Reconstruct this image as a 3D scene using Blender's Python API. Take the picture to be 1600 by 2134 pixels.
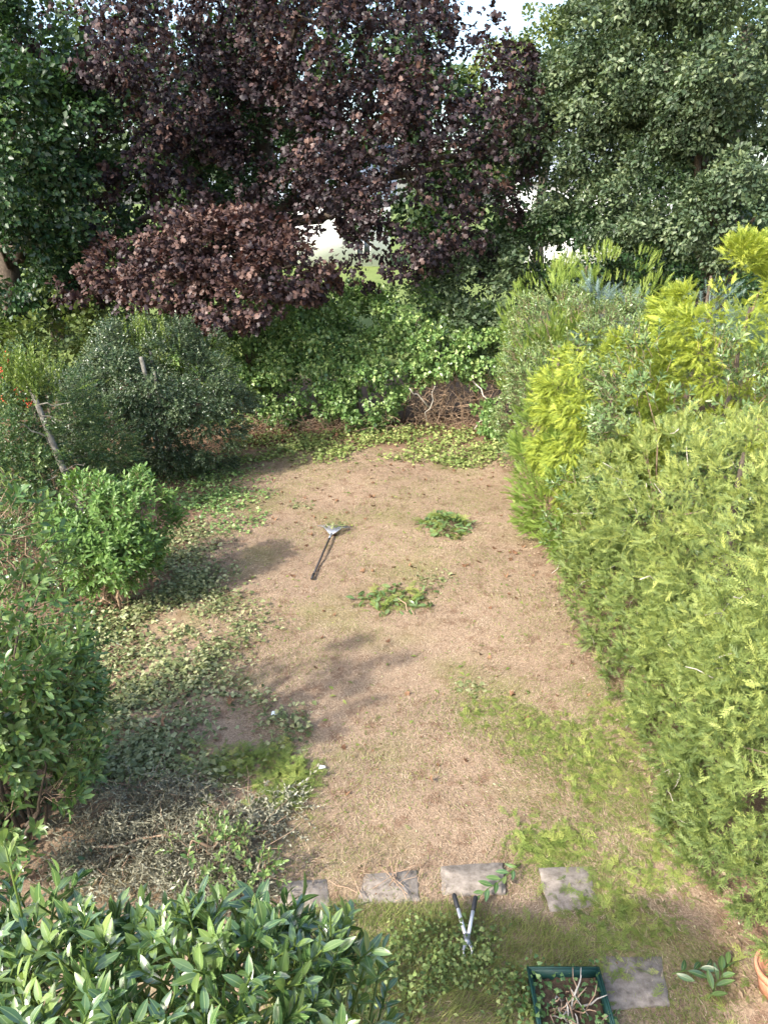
import bpy, math
import numpy as np
from mathutils import Vector, Matrix

for o in list(bpy.data.objects):
    bpy.data.objects.remove(o, do_unlink=True)
S = bpy.context.scene
C = S.collection
R = np.random.default_rng(11)

# ------------------------------------------------------------------ camera
CAM_H, PITCH, F = 4.8, math.radians(21.9), 1612.0
cam_d = bpy.data.cameras.new('camera')
cam_d.sensor_fit = 'VERTICAL'; cam_d.sensor_height = 36.0; cam_d.lens = 36.0 * F / 2134.0
cam_d.clip_start = 0.05; cam_d.clip_end = 2000
cam = bpy.data.objects.new('camera', cam_d); C.objects.link(cam)
cam.location = (0, 0, CAM_H); cam.rotation_euler = (math.pi / 2 - PITCH, 0, 0)
S.camera = cam

# ------------------------------------------------------------------ sky, sun, exposure
SUN_TO = np.array([0.72, 0.69]); SUN_TO /= np.linalg.norm(SUN_TO)      # shadows fall this way
SUN_EL = math.radians(38)
w = bpy.data.worlds.new('World'); S.world = w; w.use_nodes = True
nt = w.node_tree; bg = nt.nodes['Background']
sky = nt.nodes.new('ShaderNodeTexSky'); sky.sky_type = 'NISHITA'; sky.sun_disc = False
sky.sun_elevation = SUN_EL; sky.sun_rotation = math.atan2(-SUN_TO[0], -SUN_TO[1])
sky.air_density = 1.0; sky.dust_density = 3.0; sky.ozone_density = 1.0
nt.links.new(sky.outputs[0], bg.inputs[0]); bg.inputs[1].default_value = 0.15
sd = bpy.data.lights.new('sun', 'SUN'); sd.energy = 2.4; sd.angle = math.radians(1.3); sd.color = (1.0, 0.95, 0.87)
sun = bpy.data.objects.new('sun', sd); C.objects.link(sun)
tdir = Vector((SUN_TO[0] * math.cos(SUN_EL), SUN_TO[1] * math.cos(SUN_EL), -math.sin(SUN_EL)))
sun.rotation_euler = tdir.to_track_quat('-Z', 'Y').to_euler(); sun.location = (-12, -14, 20)
S.view_settings.view_transform = 'Standard'; S.view_settings.look = 'None'
S.view_settings.exposure = 1.8; S.view_settings.gamma = 1.0
S.cycles.max_bounces = 5; S.cycles.diffuse_bounces = 3; S.cycles.glossy_bounces = 2; S.cycles.transmission_bounces = 3

# ------------------------------------------------------------------ pixel <-> place (photo pixels, 1600 x 2134)
CP, SP = math.cos(PITCH), math.sin(PITCH)
def ray(px, py):
    a, b = (px - 800) / F, -(py - 1067) / F
    return np.array([a, CP + b * SP, -SP + b * CP])
def P(px, py, Y):
    d = ray(px, py); return np.array([0, 0, CAM_H]) + d * (Y / d[1])
def G(px, py, z=0.0):
    d = ray(px, py); return np.array([0, 0, CAM_H]) + d * ((z - CAM_H) / d[2])
def proj(p):
    p = np.atleast_2d(p); z = p[:, 2] - CAM_H
    dep = p[:, 1] * CP - z * SP; up = p[:, 1] * SP + z * CP
    return 800 + F * p[:, 0] / dep, 1067 - F * up / dep, dep
def gz(x, y):
    return 0.018 * np.sin(1.7 * x + 0.6 * y) + 0.014 * np.sin(0.9 * y - 1.3 * x + 1) + 0.008 * np.sin(3.9 * x - 2.7 * y) + 0.006 * np.sin(6.1 * y + 2.2 * x)

# ------------------------------------------------------------------ numeric helpers
def unit(a):
    return a / np.maximum(np.linalg.norm(a, axis=-1, keepdims=True), 1e-9)
def frames(axis, nrm):
    a = unit(axis); n = nrm - (nrm * a).sum(-1, keepdims=True) * a; n = unit(n)
    x = np.cross(a, n)
    return np.stack([x, a, n], axis=-1)            # columns: width, length, normal
def vnoise(x, y, s=0):
    return (np.sin(x * 1.0 + 2.1 * np.sin(y * 0.7 + s)) + np.sin(y * 1.3 + 1.7 * np.sin(x * 0.9 - s) + s)
            + 0.6 * np.sin(2.3 * x - 1.9 * y + s * 2)) / 2.6

class Tpl:                                          # a small mesh to be repeated
    def __init__(s, v, f, m=None, t=None):
        s.v = np.array(v, float); s.f = [list(q) for q in f]
        s.m = np.zeros(len(s.v)) if m is None else np.array(m, float)
        s.t = np.zeros(len(s.v)) if t is None else np.array(t, float)
def join(tpls):
    v, f, m, t, k = [], [], [], [], 0
    for q in tpls:
        v.append(q.v); m.append(q.m); t.append(q.t); f += [[i + k for i in g] for g in q.f]; k += len(q.v)
    return Tpl(np.vstack(v), f, np.concatenate(m), np.concatenate(t))
def moved(q, pos, Rm, s, dt=0.0):
    return Tpl(q.v * s @ Rm.T + pos, q.f, q.m, q.t + dt)

class Acc:                                          # collects geometry for ONE mesh
    def __init__(s): s.V, s.F3, s.F4, s.M, s.T, s.n = [], [], [], [], [], 0
    def raw(s, V, f3=None, f4=None, m=None, t=None):
        k = len(V); s.V.append(V)
        if f3 is not None and len(f3): s.F3.append(np.asarray(f3) + s.n)
        if f4 is not None and len(f4): s.F4.append(np.asarray(f4) + s.n)
        s.M.append(np.zeros(k) if m is None else m); s.T.append(np.full(k, 0.5) if t is None else t); s.n += k
    def inst(s, q, pos, fr, sc, t):
        N = len(pos)
        if N == 0: return
        sc = np.broadcast_to(np.asarray(sc, float).reshape(-1, 1), (N, 1)) if np.ndim(sc) < 2 else sc
        k = len(q.v)
        V = np.einsum('nij,nkj->nki', fr, q.v[None] * (sc[:, None, :] if sc.shape[1] == 3 else sc[:, :, None])) + pos[:, None]
        f3 = [g for g in q.f if len(g) == 3]; f4 = [g for g in q.f if len(g) == 4]
        off = (np.arange(N) * k)[:, None, None]
        F3 = (np.array(f3)[None] + off).reshape(-1, 3) if f3 else None
        F4 = (np.array(f4)[None] + off).reshape(-1, 4) if f4 else None
        s.raw(V.reshape(-1, 3), F3, F4, np.tile(q.m, N), (t[:, None] + q.t[None]).ravel())
    def tube(s, pts, rad, sides=6, t=0.5, cap=True):
        pts = np.asarray(pts, float); n = len(pts); rad = np.broadcast_to(np.asarray(rad, float), (n,))
        tg = unit(np.gradient(pts, axis=0)); ref = np.array([0.31, 0.2, 0.93])
        if abs((tg[0] * ref).sum()) > 0.9: ref = np.array([1, 0, 0.1])
        u = unit(np.cross(tg, ref)); vv = np.cross(tg, u)
        a = np.arange(sides) * 2 * math.pi / sides
        V = pts[:, None] + rad[:, None, None] * (np.cos(a)[None, :, None] * u[:, None] + np.sin(a)[None, :, None] * vv[:, None])
        i = np.arange(n - 1)[:, None] * sides; j = np.arange(sides)[None]; j2 = (j + 1) % sides
        f4 = np.stack([i + j, i + j2, i + sides + j2, i + sides + j], -1).reshape(-1, 4)
        V = V.reshape(-1, 3); f3 = None
        if cap:
            b = (n - 1) * sides
            f3 = [[0, k + 1, k] for k in range(1, sides - 1)] + [[b, b + k, b + k + 1] for k in range(1, sides - 1)]
            f3 = [[q[0], q[2], q[1]] if q[0] == 0 and False else q for q in f3]
        s.raw(V, f3, f4, None, np.full(len(V), t))
    def box(s, lo, hi, t=0.5, M=None):
        x0, y0, z0 = lo; x1, y1, z1 = hi
        V = np.array([[x0, y0, z0], [x1, y0, z0], [x1, y1, z0], [x0, y1, z0], [x0, y0, z1], [x1, y0, z1], [x1, y1, z1], [x0, y1, z1]], float)
        if M is not None: V = V @ M[:3, :3].T + M[:3, 3]
        s.raw(V, None, [[0, 3, 2, 1], [4, 5, 6, 7], [0, 1, 5, 4], [1, 2, 6, 5], [2, 3, 7, 6], [3, 0, 4, 7]], None, np.full(8, t))
    def mesh(s, name, mat, smooth=False):
        me = bpy.data.meshes.new(name)
        V = np.vstack(s.V); F3 = np.vstack(s.F3) if s.F3 else np.zeros((0, 3), int); F4 = np.vstack(s.F4) if s.F4 else np.zeros((0, 4), int)
        me.vertices.add(len(V)); me.vertices.foreach_set('co', V.astype(np.float32).ravel())
        lp = np.concatenate([F3.ravel(), F4.ravel()]).astype(np.int32)
        me.loops.add(len(lp)); me.loops.foreach_set('vertex_index', lp)
        st = np.concatenate([np.arange(len(F3)) * 3, len(F3) * 3 + np.arange(len(F4)) * 4]).astype(np.int32)
        me.polygons.add(len(st)); me.polygons.foreach_set('loop_start', st)
        if smooth: me.polygons.foreach_set('use_smooth', np.ones(len(st), bool))
        me.update(calc_edges=True)
        for nm, arr in (('tint', s.T), ('mid', s.M)):
            a = me.attributes.new(nm, 'FLOAT', 'POINT'); a.data.foreach_set('value', np.concatenate(arr).astype(np.float32))
        me.materials.append(mat)
        return me
    def build(s, name, mat, parent=None, smooth=False, kind=None):
        return add(name, s.mesh(name, mat, smooth), parent, kind)

def add(name, me, parent=None, kind=None):
    o = bpy.data.objects.new(name, me); C.objects.link(o)
    if parent is not None:
        o.parent = parent; o.matrix_parent_inverse = Matrix.Translation(-Vector(parent.location))
    if kind: o['kind'] = kind
    return o
def tag(o, label, cat, group=None, kind=None):
    o['label'] = label; o['category'] = cat
    if group: o['group'] = group
    if kind: o['kind'] = kind
    return o
def thing(name, loc, label, cat, group=None):
    o = bpy.data.objects.new(name, None); C.objects.link(o); o.location = [float(q) for q in loc]; o.empty_display_size = 0.2
    return tag(o, label, cat, group)

# ------------------------------------------------------------------ materials
def lin(h):
    c = [int(h[i:i + 2], 16) / 255 for i in (0, 2, 4)]
    return tuple(((q / 12.92) if q <= 0.04045 else ((q + 0.055) / 1.055) ** 2.4) for q in c) + (1,)
def new_mat(name):
    m = bpy.data.materials.new(name); m.use_nodes = True
    return m, m.node_tree.nodes, m.node_tree.links, m.node_tree.nodes['Principled BSDF']
def leaf_mat(name, dark, mid, light, rough=0.5, spec=0.4, trans=0.3, rib=None, tcol=None, nscale=9.0):
    m, N, K, b = new_mat(name)
    at = N.new('ShaderNodeAttribute'); at.attribute_name = 'tint'
    oi = N.new('ShaderNodeObjectInfo')
    no = N.new('ShaderNodeTexNoise'); no.inputs['Scale'].default_value = nscale; no.inputs['Detail'].default_value = 2
    ge = N.new('ShaderNodeNewGeometry'); K.new(ge.outputs['Position'], no.inputs['Vector'])
    a1 = N.new('ShaderNodeMath'); a1.operation = 'MULTIPLY_ADD'; K.new(no.outputs['Fac'], a1.inputs[0]); a1.inputs[1].default_value = 0.7; K.new(at.outputs['Fac'], a1.inputs[2])
    a2 = N.new('ShaderNodeMath'); a2.operation = 'SUBTRACT'; K.new(a1.outputs[0], a2.inputs[0]); a2.inputs[1].default_value = 0.35
    rp = N.new('ShaderNodeValToRGB'); e = rp.color_ramp.elements
    e[0].position = 0.05; e[0].color = dark + (1,); e[1].position = 0.95; e[1].color = light + (1,)
    q = e.new(0.5); q.color = mid + (1,)
    K.new(a2.outputs[0], rp.inputs[0]); col = rp.outputs[0]
    if rib:
        am = N.new('ShaderNodeAttribute'); am.attribute_name = 'mid'
        r2 = N.new('ShaderNodeMapRange'); r2.inputs[1].default_value = 0.86; r2.inputs[2].default_value = 0.97; K.new(am.outputs['Fac'], r2.inputs[0])
        mx = N.new('ShaderNodeMix'); mx.data_type = 'RGBA'; K.new(r2.outputs[0], mx.inputs[0]); K.new(col, mx.inputs[6]); mx.inputs[7].default_value = rib + (1,)
        col = mx.outputs[2]
    K.new(col, b.inputs['Base Color']); b.inputs['Roughness'].default_value = rough; b.inputs['Specular IOR Level'].default_value = spec
    if trans > 0:
        tr = N.new('ShaderNodeBsdfTranslucent'); ms = N.new('ShaderNodeMixShader'); ms.inputs[0].default_value = trans
        hs = N.new('ShaderNodeMix'); hs.data_type = 'RGBA'; hs.blend_type = 'MULTIPLY'; hs.inputs[0].default_value = 1
        K.new(col, hs.inputs[6]); hs.inputs[7].default_value = (tcol or (1.3, 1.35, 0.6)) + (1,)
        K.new(hs.outputs[2], tr.inputs[0]); K.new(b.outputs[0], ms.inputs[1]); K.new(tr.outputs[0], ms.inputs[2])
        K.new(ms.outputs[0], N['Material Output'].inputs[0])
    return m
def rough_mat(name, c1, c2, scale=20, rough=0.85, bump=0.3, spec=0.2, metal=0.0, c3=None):
    m, N, K, b = new_mat(name)
    ge = N.new('ShaderNodeNewGeometry')
    no = N.new('ShaderNodeTexNoise'); no.inputs['Scale'].default_value = scale; no.inputs['Detail'].default_value = 8; no.inputs['Roughness'].default_value = 0.65
    K.new(ge.outputs['Position'], no.inputs['Vector'])
    rp = N.new('ShaderNodeValToRGB'); e = rp.color_ramp.elements; e[0].position = 0.32; e[1].position = 0.68; e[0].color = c1 + (1,); e[1].color = c2 + (1,)
    if c3: q = e.new(0.5); q.color = c3 + (1,)
    K.new(no.outputs['Fac'], rp.inputs[0]); K.new(rp.outputs[0], b.inputs['Base Color'])
    b.inputs['Roughness'].default_value = rough; b.inputs['Specular IOR Level'].default_value = spec; b.inputs['Metallic'].default_value = metal
    if bump:
        bp = N.new('ShaderNodeBump'); bp.inputs['Strength'].default_value = bump; bp.inputs['Distance'].default_value = 0.01
        K.new(no.outputs['Fac'], bp.inputs['Height']); K.new(bp.outputs[0], b.inputs['Normal'])
    return m

MT = {}
MT['laurel'] = leaf_mat('laurel_leaf', (0.040, 0.085, 0.030), (0.075, 0.145, 0.045), (0.20, 0.28, 0.08), 0.22, 0.8, 0.22, rib=(0.22, 0.30, 0.11))
lb_ = MT['laurel'].node_tree.nodes['Principled BSDF']; lb_.inputs['Coat Weight'].default_value = .6; lb_.inputs['Coat Roughness'].default_value = .22
MT['shrub'] = leaf_mat('evergreen_shrub_leaf', (0.045, 0.095, 0.028), (0.08, 0.155, 0.045), (0.19, 0.26, 0.08), 0.34, 0.45, 0.2, rib=(0.14, 0.22, 0.08))
MT['lance'] = leaf_mat('soft_shrub_leaf', (0.06, 0.125, 0.03), (0.105, 0.20, 0.05), (0.20, 0.31, 0.09), 0.42, 0.4, 0.3, rib=(0.16, 0.25, 0.09))
MT['hedge_laurel'] = leaf_mat('hedge_laurel_leaf', (0.06, 0.11, 0.035), (0.11, 0.18, 0.06), (0.24, 0.30, 0.12), 0.3, 0.5, 0.25, rib=(0.22, 0.29, 0.12))
MT['thuja'] = leaf_mat('thuja_spray', (0.095, 0.145, 0.045), (0.20, 0.255, 0.072), (0.37, 0.405, 0.115), 0.55, 0.3, 0.32)
MT['gold'] = leaf_mat('golden_cypress_spray', (0.13, 0.19, 0.035), (0.27, 0.34, 0.055), (0.47, 0.52, 0.085), 0.55, 0.3, 0.35, tcol=(1.1, 1.1, 0.4))
MT['feather'] = leaf_mat('green_cypress_spray', (0.09, 0.16, 0.03), (0.19, 0.275, 0.055), (0.32, 0.39, 0.10), 0.55, 0.3, 0.32)
MT['blue'] = leaf_mat('blue_spruce_needle', (0.09, 0.15, 0.12), (0.17, 0.25, 0.22), (0.27, 0.36, 0.33), 0.55, 0.3, 0.15, tcol=(1, 1, 1))
MT['ivy'] = leaf_mat('ivy_leaf', (0.06, 0.125, 0.034), (0.14, 0.24, 0.07), (0.32, 0.42, 0.15), 0.34, 0.5, 0.22)
MT['holly'] = leaf_mat('holly_leaf', (0.022, 0.045, 0.018), (0.044, 0.078, 0.034), (0.13, 0.17, 0.085), 0.30, 0.6, 0.1)
MT['pyra'] = leaf_mat('pyracantha_leaf', (0.025, 0.06, 0.022), (0.05, 0.10, 0.035), (0.14, 0.19, 0.06), 0.32, 0.5, 0.2)
MT['shoot'] = leaf_mat('young_shoot_leaf', (0.07, 0.12, 0.03), (0.12, 0.18, 0.04), (0.2, 0.26, 0.06), 0.4, 0.4, 0.3)
MT['maple'] = leaf_mat('copper_maple_leaf', (0.014, 0.010, 0.012), (0.034, 0.021, 0.024), (0.125, 0.074, 0.058), 0.50, 0.35, 0.10, tcol=(1.5, 0.6, 0.45), nscale=1.3)
MT['oak'] = leaf_mat('oak_leaf', (0.036, 0.064, 0.032), (0.076, 0.118, 0.058), (0.19, 0.24, 0.125), 0.5, 0.45, 0.25, nscale=1.1)
MT['green'] = leaf_mat('broad_tree_leaf', (0.018, 0.045, 0.016), (0.035, 0.080, 0.026), (0.11, 0.17, 0.05), 0.4, 0.5, 0.25, nscale=1.2)
MT['pale'] = leaf_mat('pale_bush_leaf', (0.06, 0.10, 0.03), (0.11, 0.15, 0.045), (0.19, 0.23, 0.08), 0.5, 0.3, 0.3)
MT['far'] = leaf_mat('far_tree_leaf', (0.02, 0.045, 0.016), (0.04, 0.075, 0.026), (0.09, 0.13, 0.045), 0.55, 0.3, 0.25, nscale=0.7)
MT['farlight'] = leaf_mat('far_light_leaf', (0.06, 0.09, 0.03), (0.11, 0.15, 0.05), (0.2, 0.23, 0.08), 0.55, 0.3, 0.3, nscale=0.7)
MT['cut_ivy'] = leaf_mat('cut_leaf', (0.060, 0.082, 0.026), (0.140, 0.165, 0.060), (0.36, 0.37, 0.19), 0.45, 0.4, 0.15, nscale=4)
MT['cut_thuja'] = leaf_mat('cut_thuja_spray', (0.085, 0.13, 0.028), (0.17, 0.225, 0.05), (0.32, 0.35, 0.09), 0.6, 0.25, 0.2)
MT['strip'] = leaf_mat('trimmed_ivy_leaf', (0.07, 0.11, 0.028), (0.17, 0.23, 0.065), (0.36, 0.39, 0.14), 0.45, 0.4, 0.2, nscale=4)
MT['grey_cut'] = leaf_mat('wilted_grey_leaf', (0.095, 0.088, 0.062), (0.19, 0.183, 0.13), (0.35, 0.345, 0.26), 0.75, 0.2, 0.1)
MT['straw'] = leaf_mat('dry_grass_blade', (0.15, 0.103, 0.066), (0.33, 0.245, 0.162), (0.49, 0.405, 0.285), 0.8, 0.15, 0.15, tcol=(1, 1, 1), nscale=3)
MT['grass'] = leaf_mat('green_grass_blade', (0.10, 0.13, 0.03), (0.17, 0.20, 0.06), (0.30, 0.30, 0.11), 0.7, 0.2, 0.25)
MT['brown'] = leaf_mat('brown_fallen_leaf', (0.08, 0.040, 0.022), (0.15, 0.078, 0.042), (0.27, 0.16, 0.09), 0.75, 0.2, 0.1, tcol=(1, .8, .6))
MT['bark'] = rough_mat('bark', (0.045, 0.035, 0.026), (0.13, 0.105, 0.08), 14, 0.9, 0.6)
MT['greybark'] = rough_mat('grey_bark', (0.085, 0.08, 0.065), (0.22, 0.21, 0.18), 12, 0.85, 0.5)
MT['twig'] = rough_mat('twig_bark', (0.13, 0.085, 0.055), (0.30, 0.22, 0.155), 25, 0.85, 0.2)
MT['drytwig'] = rough_mat('dry_twig', (0.22, 0.14, 0.085), (0.44, 0.32, 0.22), 25, 0.85, 0.2)
MT['whitetwig'] = rough_mat('bleached_twig', (0.30, 0.27, 0.22), (0.52, 0.48, 0.41), 25, 0.8, 0.2)
MT['slab'] = rough_mat('concrete_slab', (0.12, 0.10, 0.082), (0.30, 0.26, 0.22), 16, 0.95, 0.5, c3=(0.215, 0.185, 0.155))
MT['berry'] = rough_mat('red_berry', (0.45, 0.035, 0.02), (0.65, 0.09, 0.03), 30, 0.35, 0, 0.5)
MT['greenplastic'] = rough_mat('green_plastic', (0.008, 0.038, 0.030), (0.018, 0.07, 0.055), 12, 0.5, 0.1, 0.4)
MT['terracotta'] = rough_mat('terracotta', (0.36, 0.15, 0.08), (0.52, 0.27, 0.17), 14, 0.85, 0.2)
MT['soil'] = rough_mat('soil', (0.05, 0.035, 0.024), (0.14, 0.095, 0.06), 30, 0.95, 0.8)
MT['greymetal'] = rough_mat('grey_metal', (0.30, 0.31, 0.32), (0.42, 0.43, 0.44), 40, 0.4, 0.05, 0.5, 0.6)
MT['rakewire'] = rough_mat('rake_wire', (0.20, 0.22, 0.25), (0.32, 0.34, 0.38), 40, 0.45, 0.05, 0.5, 0.3)
MT['whitepaint'] = rough_mat('white_aluminium', (0.55, 0.56, 0.57), (0.72, 0.73, 0.74), 30, 0.45, 0.05, 0.5, 0.2)
MT['blackgrip'] = rough_mat('black_grip', (0.012, 0.013, 0.014), (0.03, 0.03, 0.033), 30, 0.6, 0.1, 0.4)
MT['darkwood'] = rough_mat('dark_handle', (0.03, 0.026, 0.026), (0.07, 0.06, 0.058), 25, 0.55, 0.1, 0.4)
MT['render'] = rough_mat('white_render', (0.70, 0.70, 0.69), (0.80, 0.80, 0.79), 3, 0.9, 0.1)
MT['slate'] = rough_mat('slate_roof', (0.16, 0.19, 0.23), (0.26, 0.30, 0.35), 5, 0.7, 0.2)
MT['paper'] = rough_mat('paper_scrap', (0.62, 0.70, 0.70), (0.78, 0.82, 0.82), 30, 0.7, 0.05)
MT['frame'] = rough_mat('window_frame', (0.7, 0.7, 0.7), (0.8, 0.8, 0.8), 8, 0.5, 0)
gm, N_, K_, b_ = new_mat('window_glass'); b_.inputs['Base Color'].default_value = (0.03, 0.04, 0.05, 1); b_.inputs['Roughness'].default_value = 0.06; MT['glass'] = gm

# ------------------------------------------------------------------ leaf templates: base at origin, length +Y, normal +Z
def blade(wd, rows=4, fold=0.12, bend=0.15, peak=0.45):
    v, f, m = [[0, 0, 0]], [], [1]
    for i in range(1, rows):
        t = i / rows; h = wd / 2 * math.sin(math.pi * t ** (math.log(0.5) / math.log(peak))) ** 0.8
        z = -bend * t * t
        v += [[-h, t, z + fold * h], [0, t, z], [h, t, z + fold * h]]; m += [0, 1, 0]
    v.append([0, 1, -bend]); m.append(1); n = len(v) - 1
    f += [[0, 2, 1], [0, 3, 2]]
    for i in range(rows - 2):
        k = 1 + 3 * i; f += [[k, k + 1, k + 4, k + 3], [k + 1, k + 2, k + 5, k + 4]]
    k = 1 + 3 * (rows - 2); f += [[k, k + 1, n], [k + 1, k + 2, n]]
    return Tpl(v, f, m)
def diamond(wd, bend=0.1, fold=0.15, at=0.45):
    h = wd / 2
    return Tpl([[0, 0, 0], [h, at, fold * h], [0, 1, -bend], [-h, at, fold * h], [0, at, -bend * .3]], [[0, 1, 4], [1, 2, 4], [2, 3, 4], [3, 0, 4]], [1, 0, 1, 0, 1])
def fan(outline, cup=0.12):
    o = [[x, y, -cup * (x * x + (y - 0.4) ** 2) * 1.5] for x, y in outline]
    o += [[-x, y, -cup * (x * x + (y - 0.4) ** 2) * 1.5] for x, y in outline[::-1] if abs(x) > 1e-6]
    n = len(o); c = [[0, 0.35, 0.02]]
    return Tpl(c + o, [[0, 1 + i, 1 + (i + 1) % n] for i in range(n)], [1] + [0] * n)
maple_small = fan([(0, 0), (0.50, 0.22), (0.22, 0.42), (0.36, 0.74), (0, 1.0)], 0.3)
maple_leaf = fan([(0, 0), (0.26, 0.04), (0.54, 0.24), (0.30, 0.38), (0.44, 0.72), (0.17, 0.60), (0, 1.0)], 0.25)
ivy_leaf = fan([(0, 0), (0.36, -0.06), (0.44, 0.34), (0.20, 0.55), (0, 1.0)], 0.2)
round_leaf = diamond(0.78, .18, .25, .45)
ivy_small = diamond(0.95, .12, .25, .28)
oak_leaf = diamond(0.62, .12, .2, .6)
laurel_leaf = blade(0.33, 6, 0.30, 0.16, 0.5)
shrub_leaf = blade(0.40, 4, 0.25, 0.18, 0.55)
lance_leaf = blade(0.30, 4, 0.3, 0.3, 0.45)
small_leaf = diamond(0.5, 0.15, 0.25)
wide_leaf = Tpl([[0, 0, 0], [.40, .42, .12], [0, 1, -.1], [-.40, .42, .12]], [[0, 1, 2], [0, 2, 3]], [1, 0, 1, 0])
tiny_leaf = Tpl([[0, 0, 0], [.26, .45, .07], [0, 1, -.06], [-.26, .45, .07]], [[0, 1, 2], [0, 2, 3]], [1, 0, 1, 0])
needle = Tpl([[-0.03, 0, 0], [0.03, 0, 0], [0, 1, 0]], [[0, 1, 2]])
straw_blade = Tpl([[-0.5, 0, 0], [0.5, 0, 0], [0.25, 1, 0.0]], [[0, 1, 2]])

def rnd_unit(n): return unit(R.normal(size=(n, 3)))
def rot_about(axis, ang):
    return np.array(Matrix.Rotation(ang, 3, Vector(axis)))

def sprig_leaves(k, length, spread, size, taper=0.3, start=0.15, up=0.35):
    """leaf transforms round a stem that runs along +Y: list of (pos, frame, scale, dt)"""
    out = []
    for i in range(k):
        t = start + (1 - start) * i / max(k - 1, 1); a = i * 2.4 + R.uniform(-.3, .3)
        rad = np.array([math.cos(a), 0, math.sin(a)])
        sp = spread * (1 - 0.45 * t) * R.uniform(.8, 1.2)
        ax = rad * math.sin(sp) + np.array([0, 1, 0]) * math.cos(sp)
        n = np.array([0, 1, 0]) * math.sin(sp) - rad * math.cos(sp)
        n = n + R.normal(size=3) * 0.2; n = -n if False else n
        fr = frames(ax[None], n[None])[0]
        out.append((np.array([0, t * length, 0]) + rad * 0.01 * length, fr, size * R.uniform(.8, 1.15) * (1 - taper * t), R.uniform(-.18, .18) + 0.12 * t))
    return out
def sprig(leaf, k, length=1.0, spread=1.0, size=0.6, stem=0.012, **kw):
    q = [moved(leaf, p, fr, s, dt) for p, fr, s, dt in sprig_leaves(k, length, spread, size, **kw)]
    if stem: q.append(Tpl([[-stem, 0, 0], [stem, 0, 0], [0, length, 0], [0, 0, stem * 1.5]], [[0, 1, 2], [1, 3, 2]]))
    return join(q)
def cluster(leaf, k, rad, size):
    q = []
    for i in range(k):
        d = rnd_unit(1)[0]; p = d * rad * R.uniform(.3, 1) * np.array([1, 1, .7]) + np.array([0, .3 * rad, 0])
        ax = unit(np.array([0, .45, 0]) + d * .6 + R.normal(size=3) * .35); n = np.array([0, .25, .8]) + R.normal(size=3) * .4
        q.append(moved(leaf, p, frames(ax[None], n[None])[0], size * R.uniform(.65, 1.15), R.uniform(-.22, .22)))
    return join(q)
def frond(pairs=9, droop=0.12, thick=0.026, sub=2, ang=0.8):
    V, Fc, T = [], [], []
    def rh(p, d, l, wd, t):
        d = unit(np.array(d, float)); q = unit(np.cross(d, [0, 0, 1])); k = len(V); p = np.array(p, float); m = p + d * l * .3
        V.extend([p, m + q * wd, p + d * l, m - q * wd]); Fc.append([k, k + 1, k + 2, k + 3]); T.extend([t] * 4)
    def tr(p, d, l, wd, t):
        d = unit(np.array(d, float)); q = unit(np.cross(d, [0, 0, 1])); k = len(V); p = np.array(p, float)
        V.extend([p - q * wd, p + q * wd, p + d * l]); Fc.append([k, k + 1, k + 2]); T.extend([t] * 3)
    tr([0, 0, 0], [0, 1, -droop], 1.0, thick * .7, -.1); bow = R.uniform(-.12, .12)
    for i in range(pairs):
        t = 0.08 + 0.84 * i / (pairs - 1)
        for sgn in (-1, 1):
            l = 0.40 * math.sin(math.pi * (0.25 + 0.7 * t)) * R.uniform(.55, 1.3); tt = t + sgn * .03 + R.uniform(-.02, .02)
            b = np.array([bow * math.sin(3 * tt), tt, -droop * tt * tt]); a = ang * R.uniform(.75, 1.15); zz_ = -droop * .8 + R.uniform(-.25, .25)
            d = np.array([sgn * math.sin(a), math.cos(a), zz_]); tr(b, d, l, thick * .8, .0 + R.uniform(-.06, .06))
            for j in range(sub):
                u = (j + .8) / (sub + .8); s2 = 1 if j % 2 else -1; a2 = a * sgn + s2 * 0.55
                tr(b + d * l * u, [math.sin(a2), math.cos(a2), zz_ + R.uniform(-.2, .2)], l * .55 * (1.15 - u * .5), thick * .75, .12)
    return Tpl(V, Fc, None, T)
def spruce_tip(n=46):
    V, Fc = [], []
    for i in range(n):
        t = i / n; a = i * 2.4; d = unit(np.array([math.cos(a), .75, math.sin(a)])); p = np.array([0, t, 0]); s = unit(np.cross(d, [0, 1, .2])) * .014; k = len(V)
        V += [p - s, p + s, p + d * .26 * (1.05 - .4 * t)]; Fc.append([k, k + 1, k + 2])
    return Tpl(V, Fc)

T_maple = [cluster(maple_small, 7, .16, .118) for _ in range(5)]
T_oak = [cluster(Tpl(wide_leaf.v * np.array([.8, 1, 1]), wide_leaf.f, wide_leaf.m), 9, .13, .105) for _ in range(5)]
T_green = [cluster(wide_leaf, 8, .15, .12) for _ in range(4)]
T_far = [cluster(wide_leaf, 8, .34, .26) for _ in range(4)]
T_ivy = [cluster(ivy_small, 5, .095, .082) for _ in range(5)]
T_holly = [sprig(tiny_leaf, 9, .14, 1.1, .05, .003) for _ in range(5)]
T_pyra = [sprig(tiny_leaf, 10, .16, 1.0, .048, .003) for _ in range(5)]
T_shoot = [sprig(tiny_leaf, 18, .34, .6, .05, .004, up=.1) for _ in range(3)]
T_pale = [cluster(round_leaf, 6, .14, .12) for _ in range(3)]
T_frond = [frond(5, .2, .055, 0, R.uniform(.5, .85)) for _ in range(10)]
T_clip = [frond(8, .1, .026, 1) for _ in range(5)]
T_gold = [frond(9, .35, .034, 0, R.uniform(.5, .8)) for _ in range(8)]
T_feather = [frond(9, .1, .028, 0, R.uniform(.35, .6)) for _ in range(6)]
T_spruce = [spruce_tip()]

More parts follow.
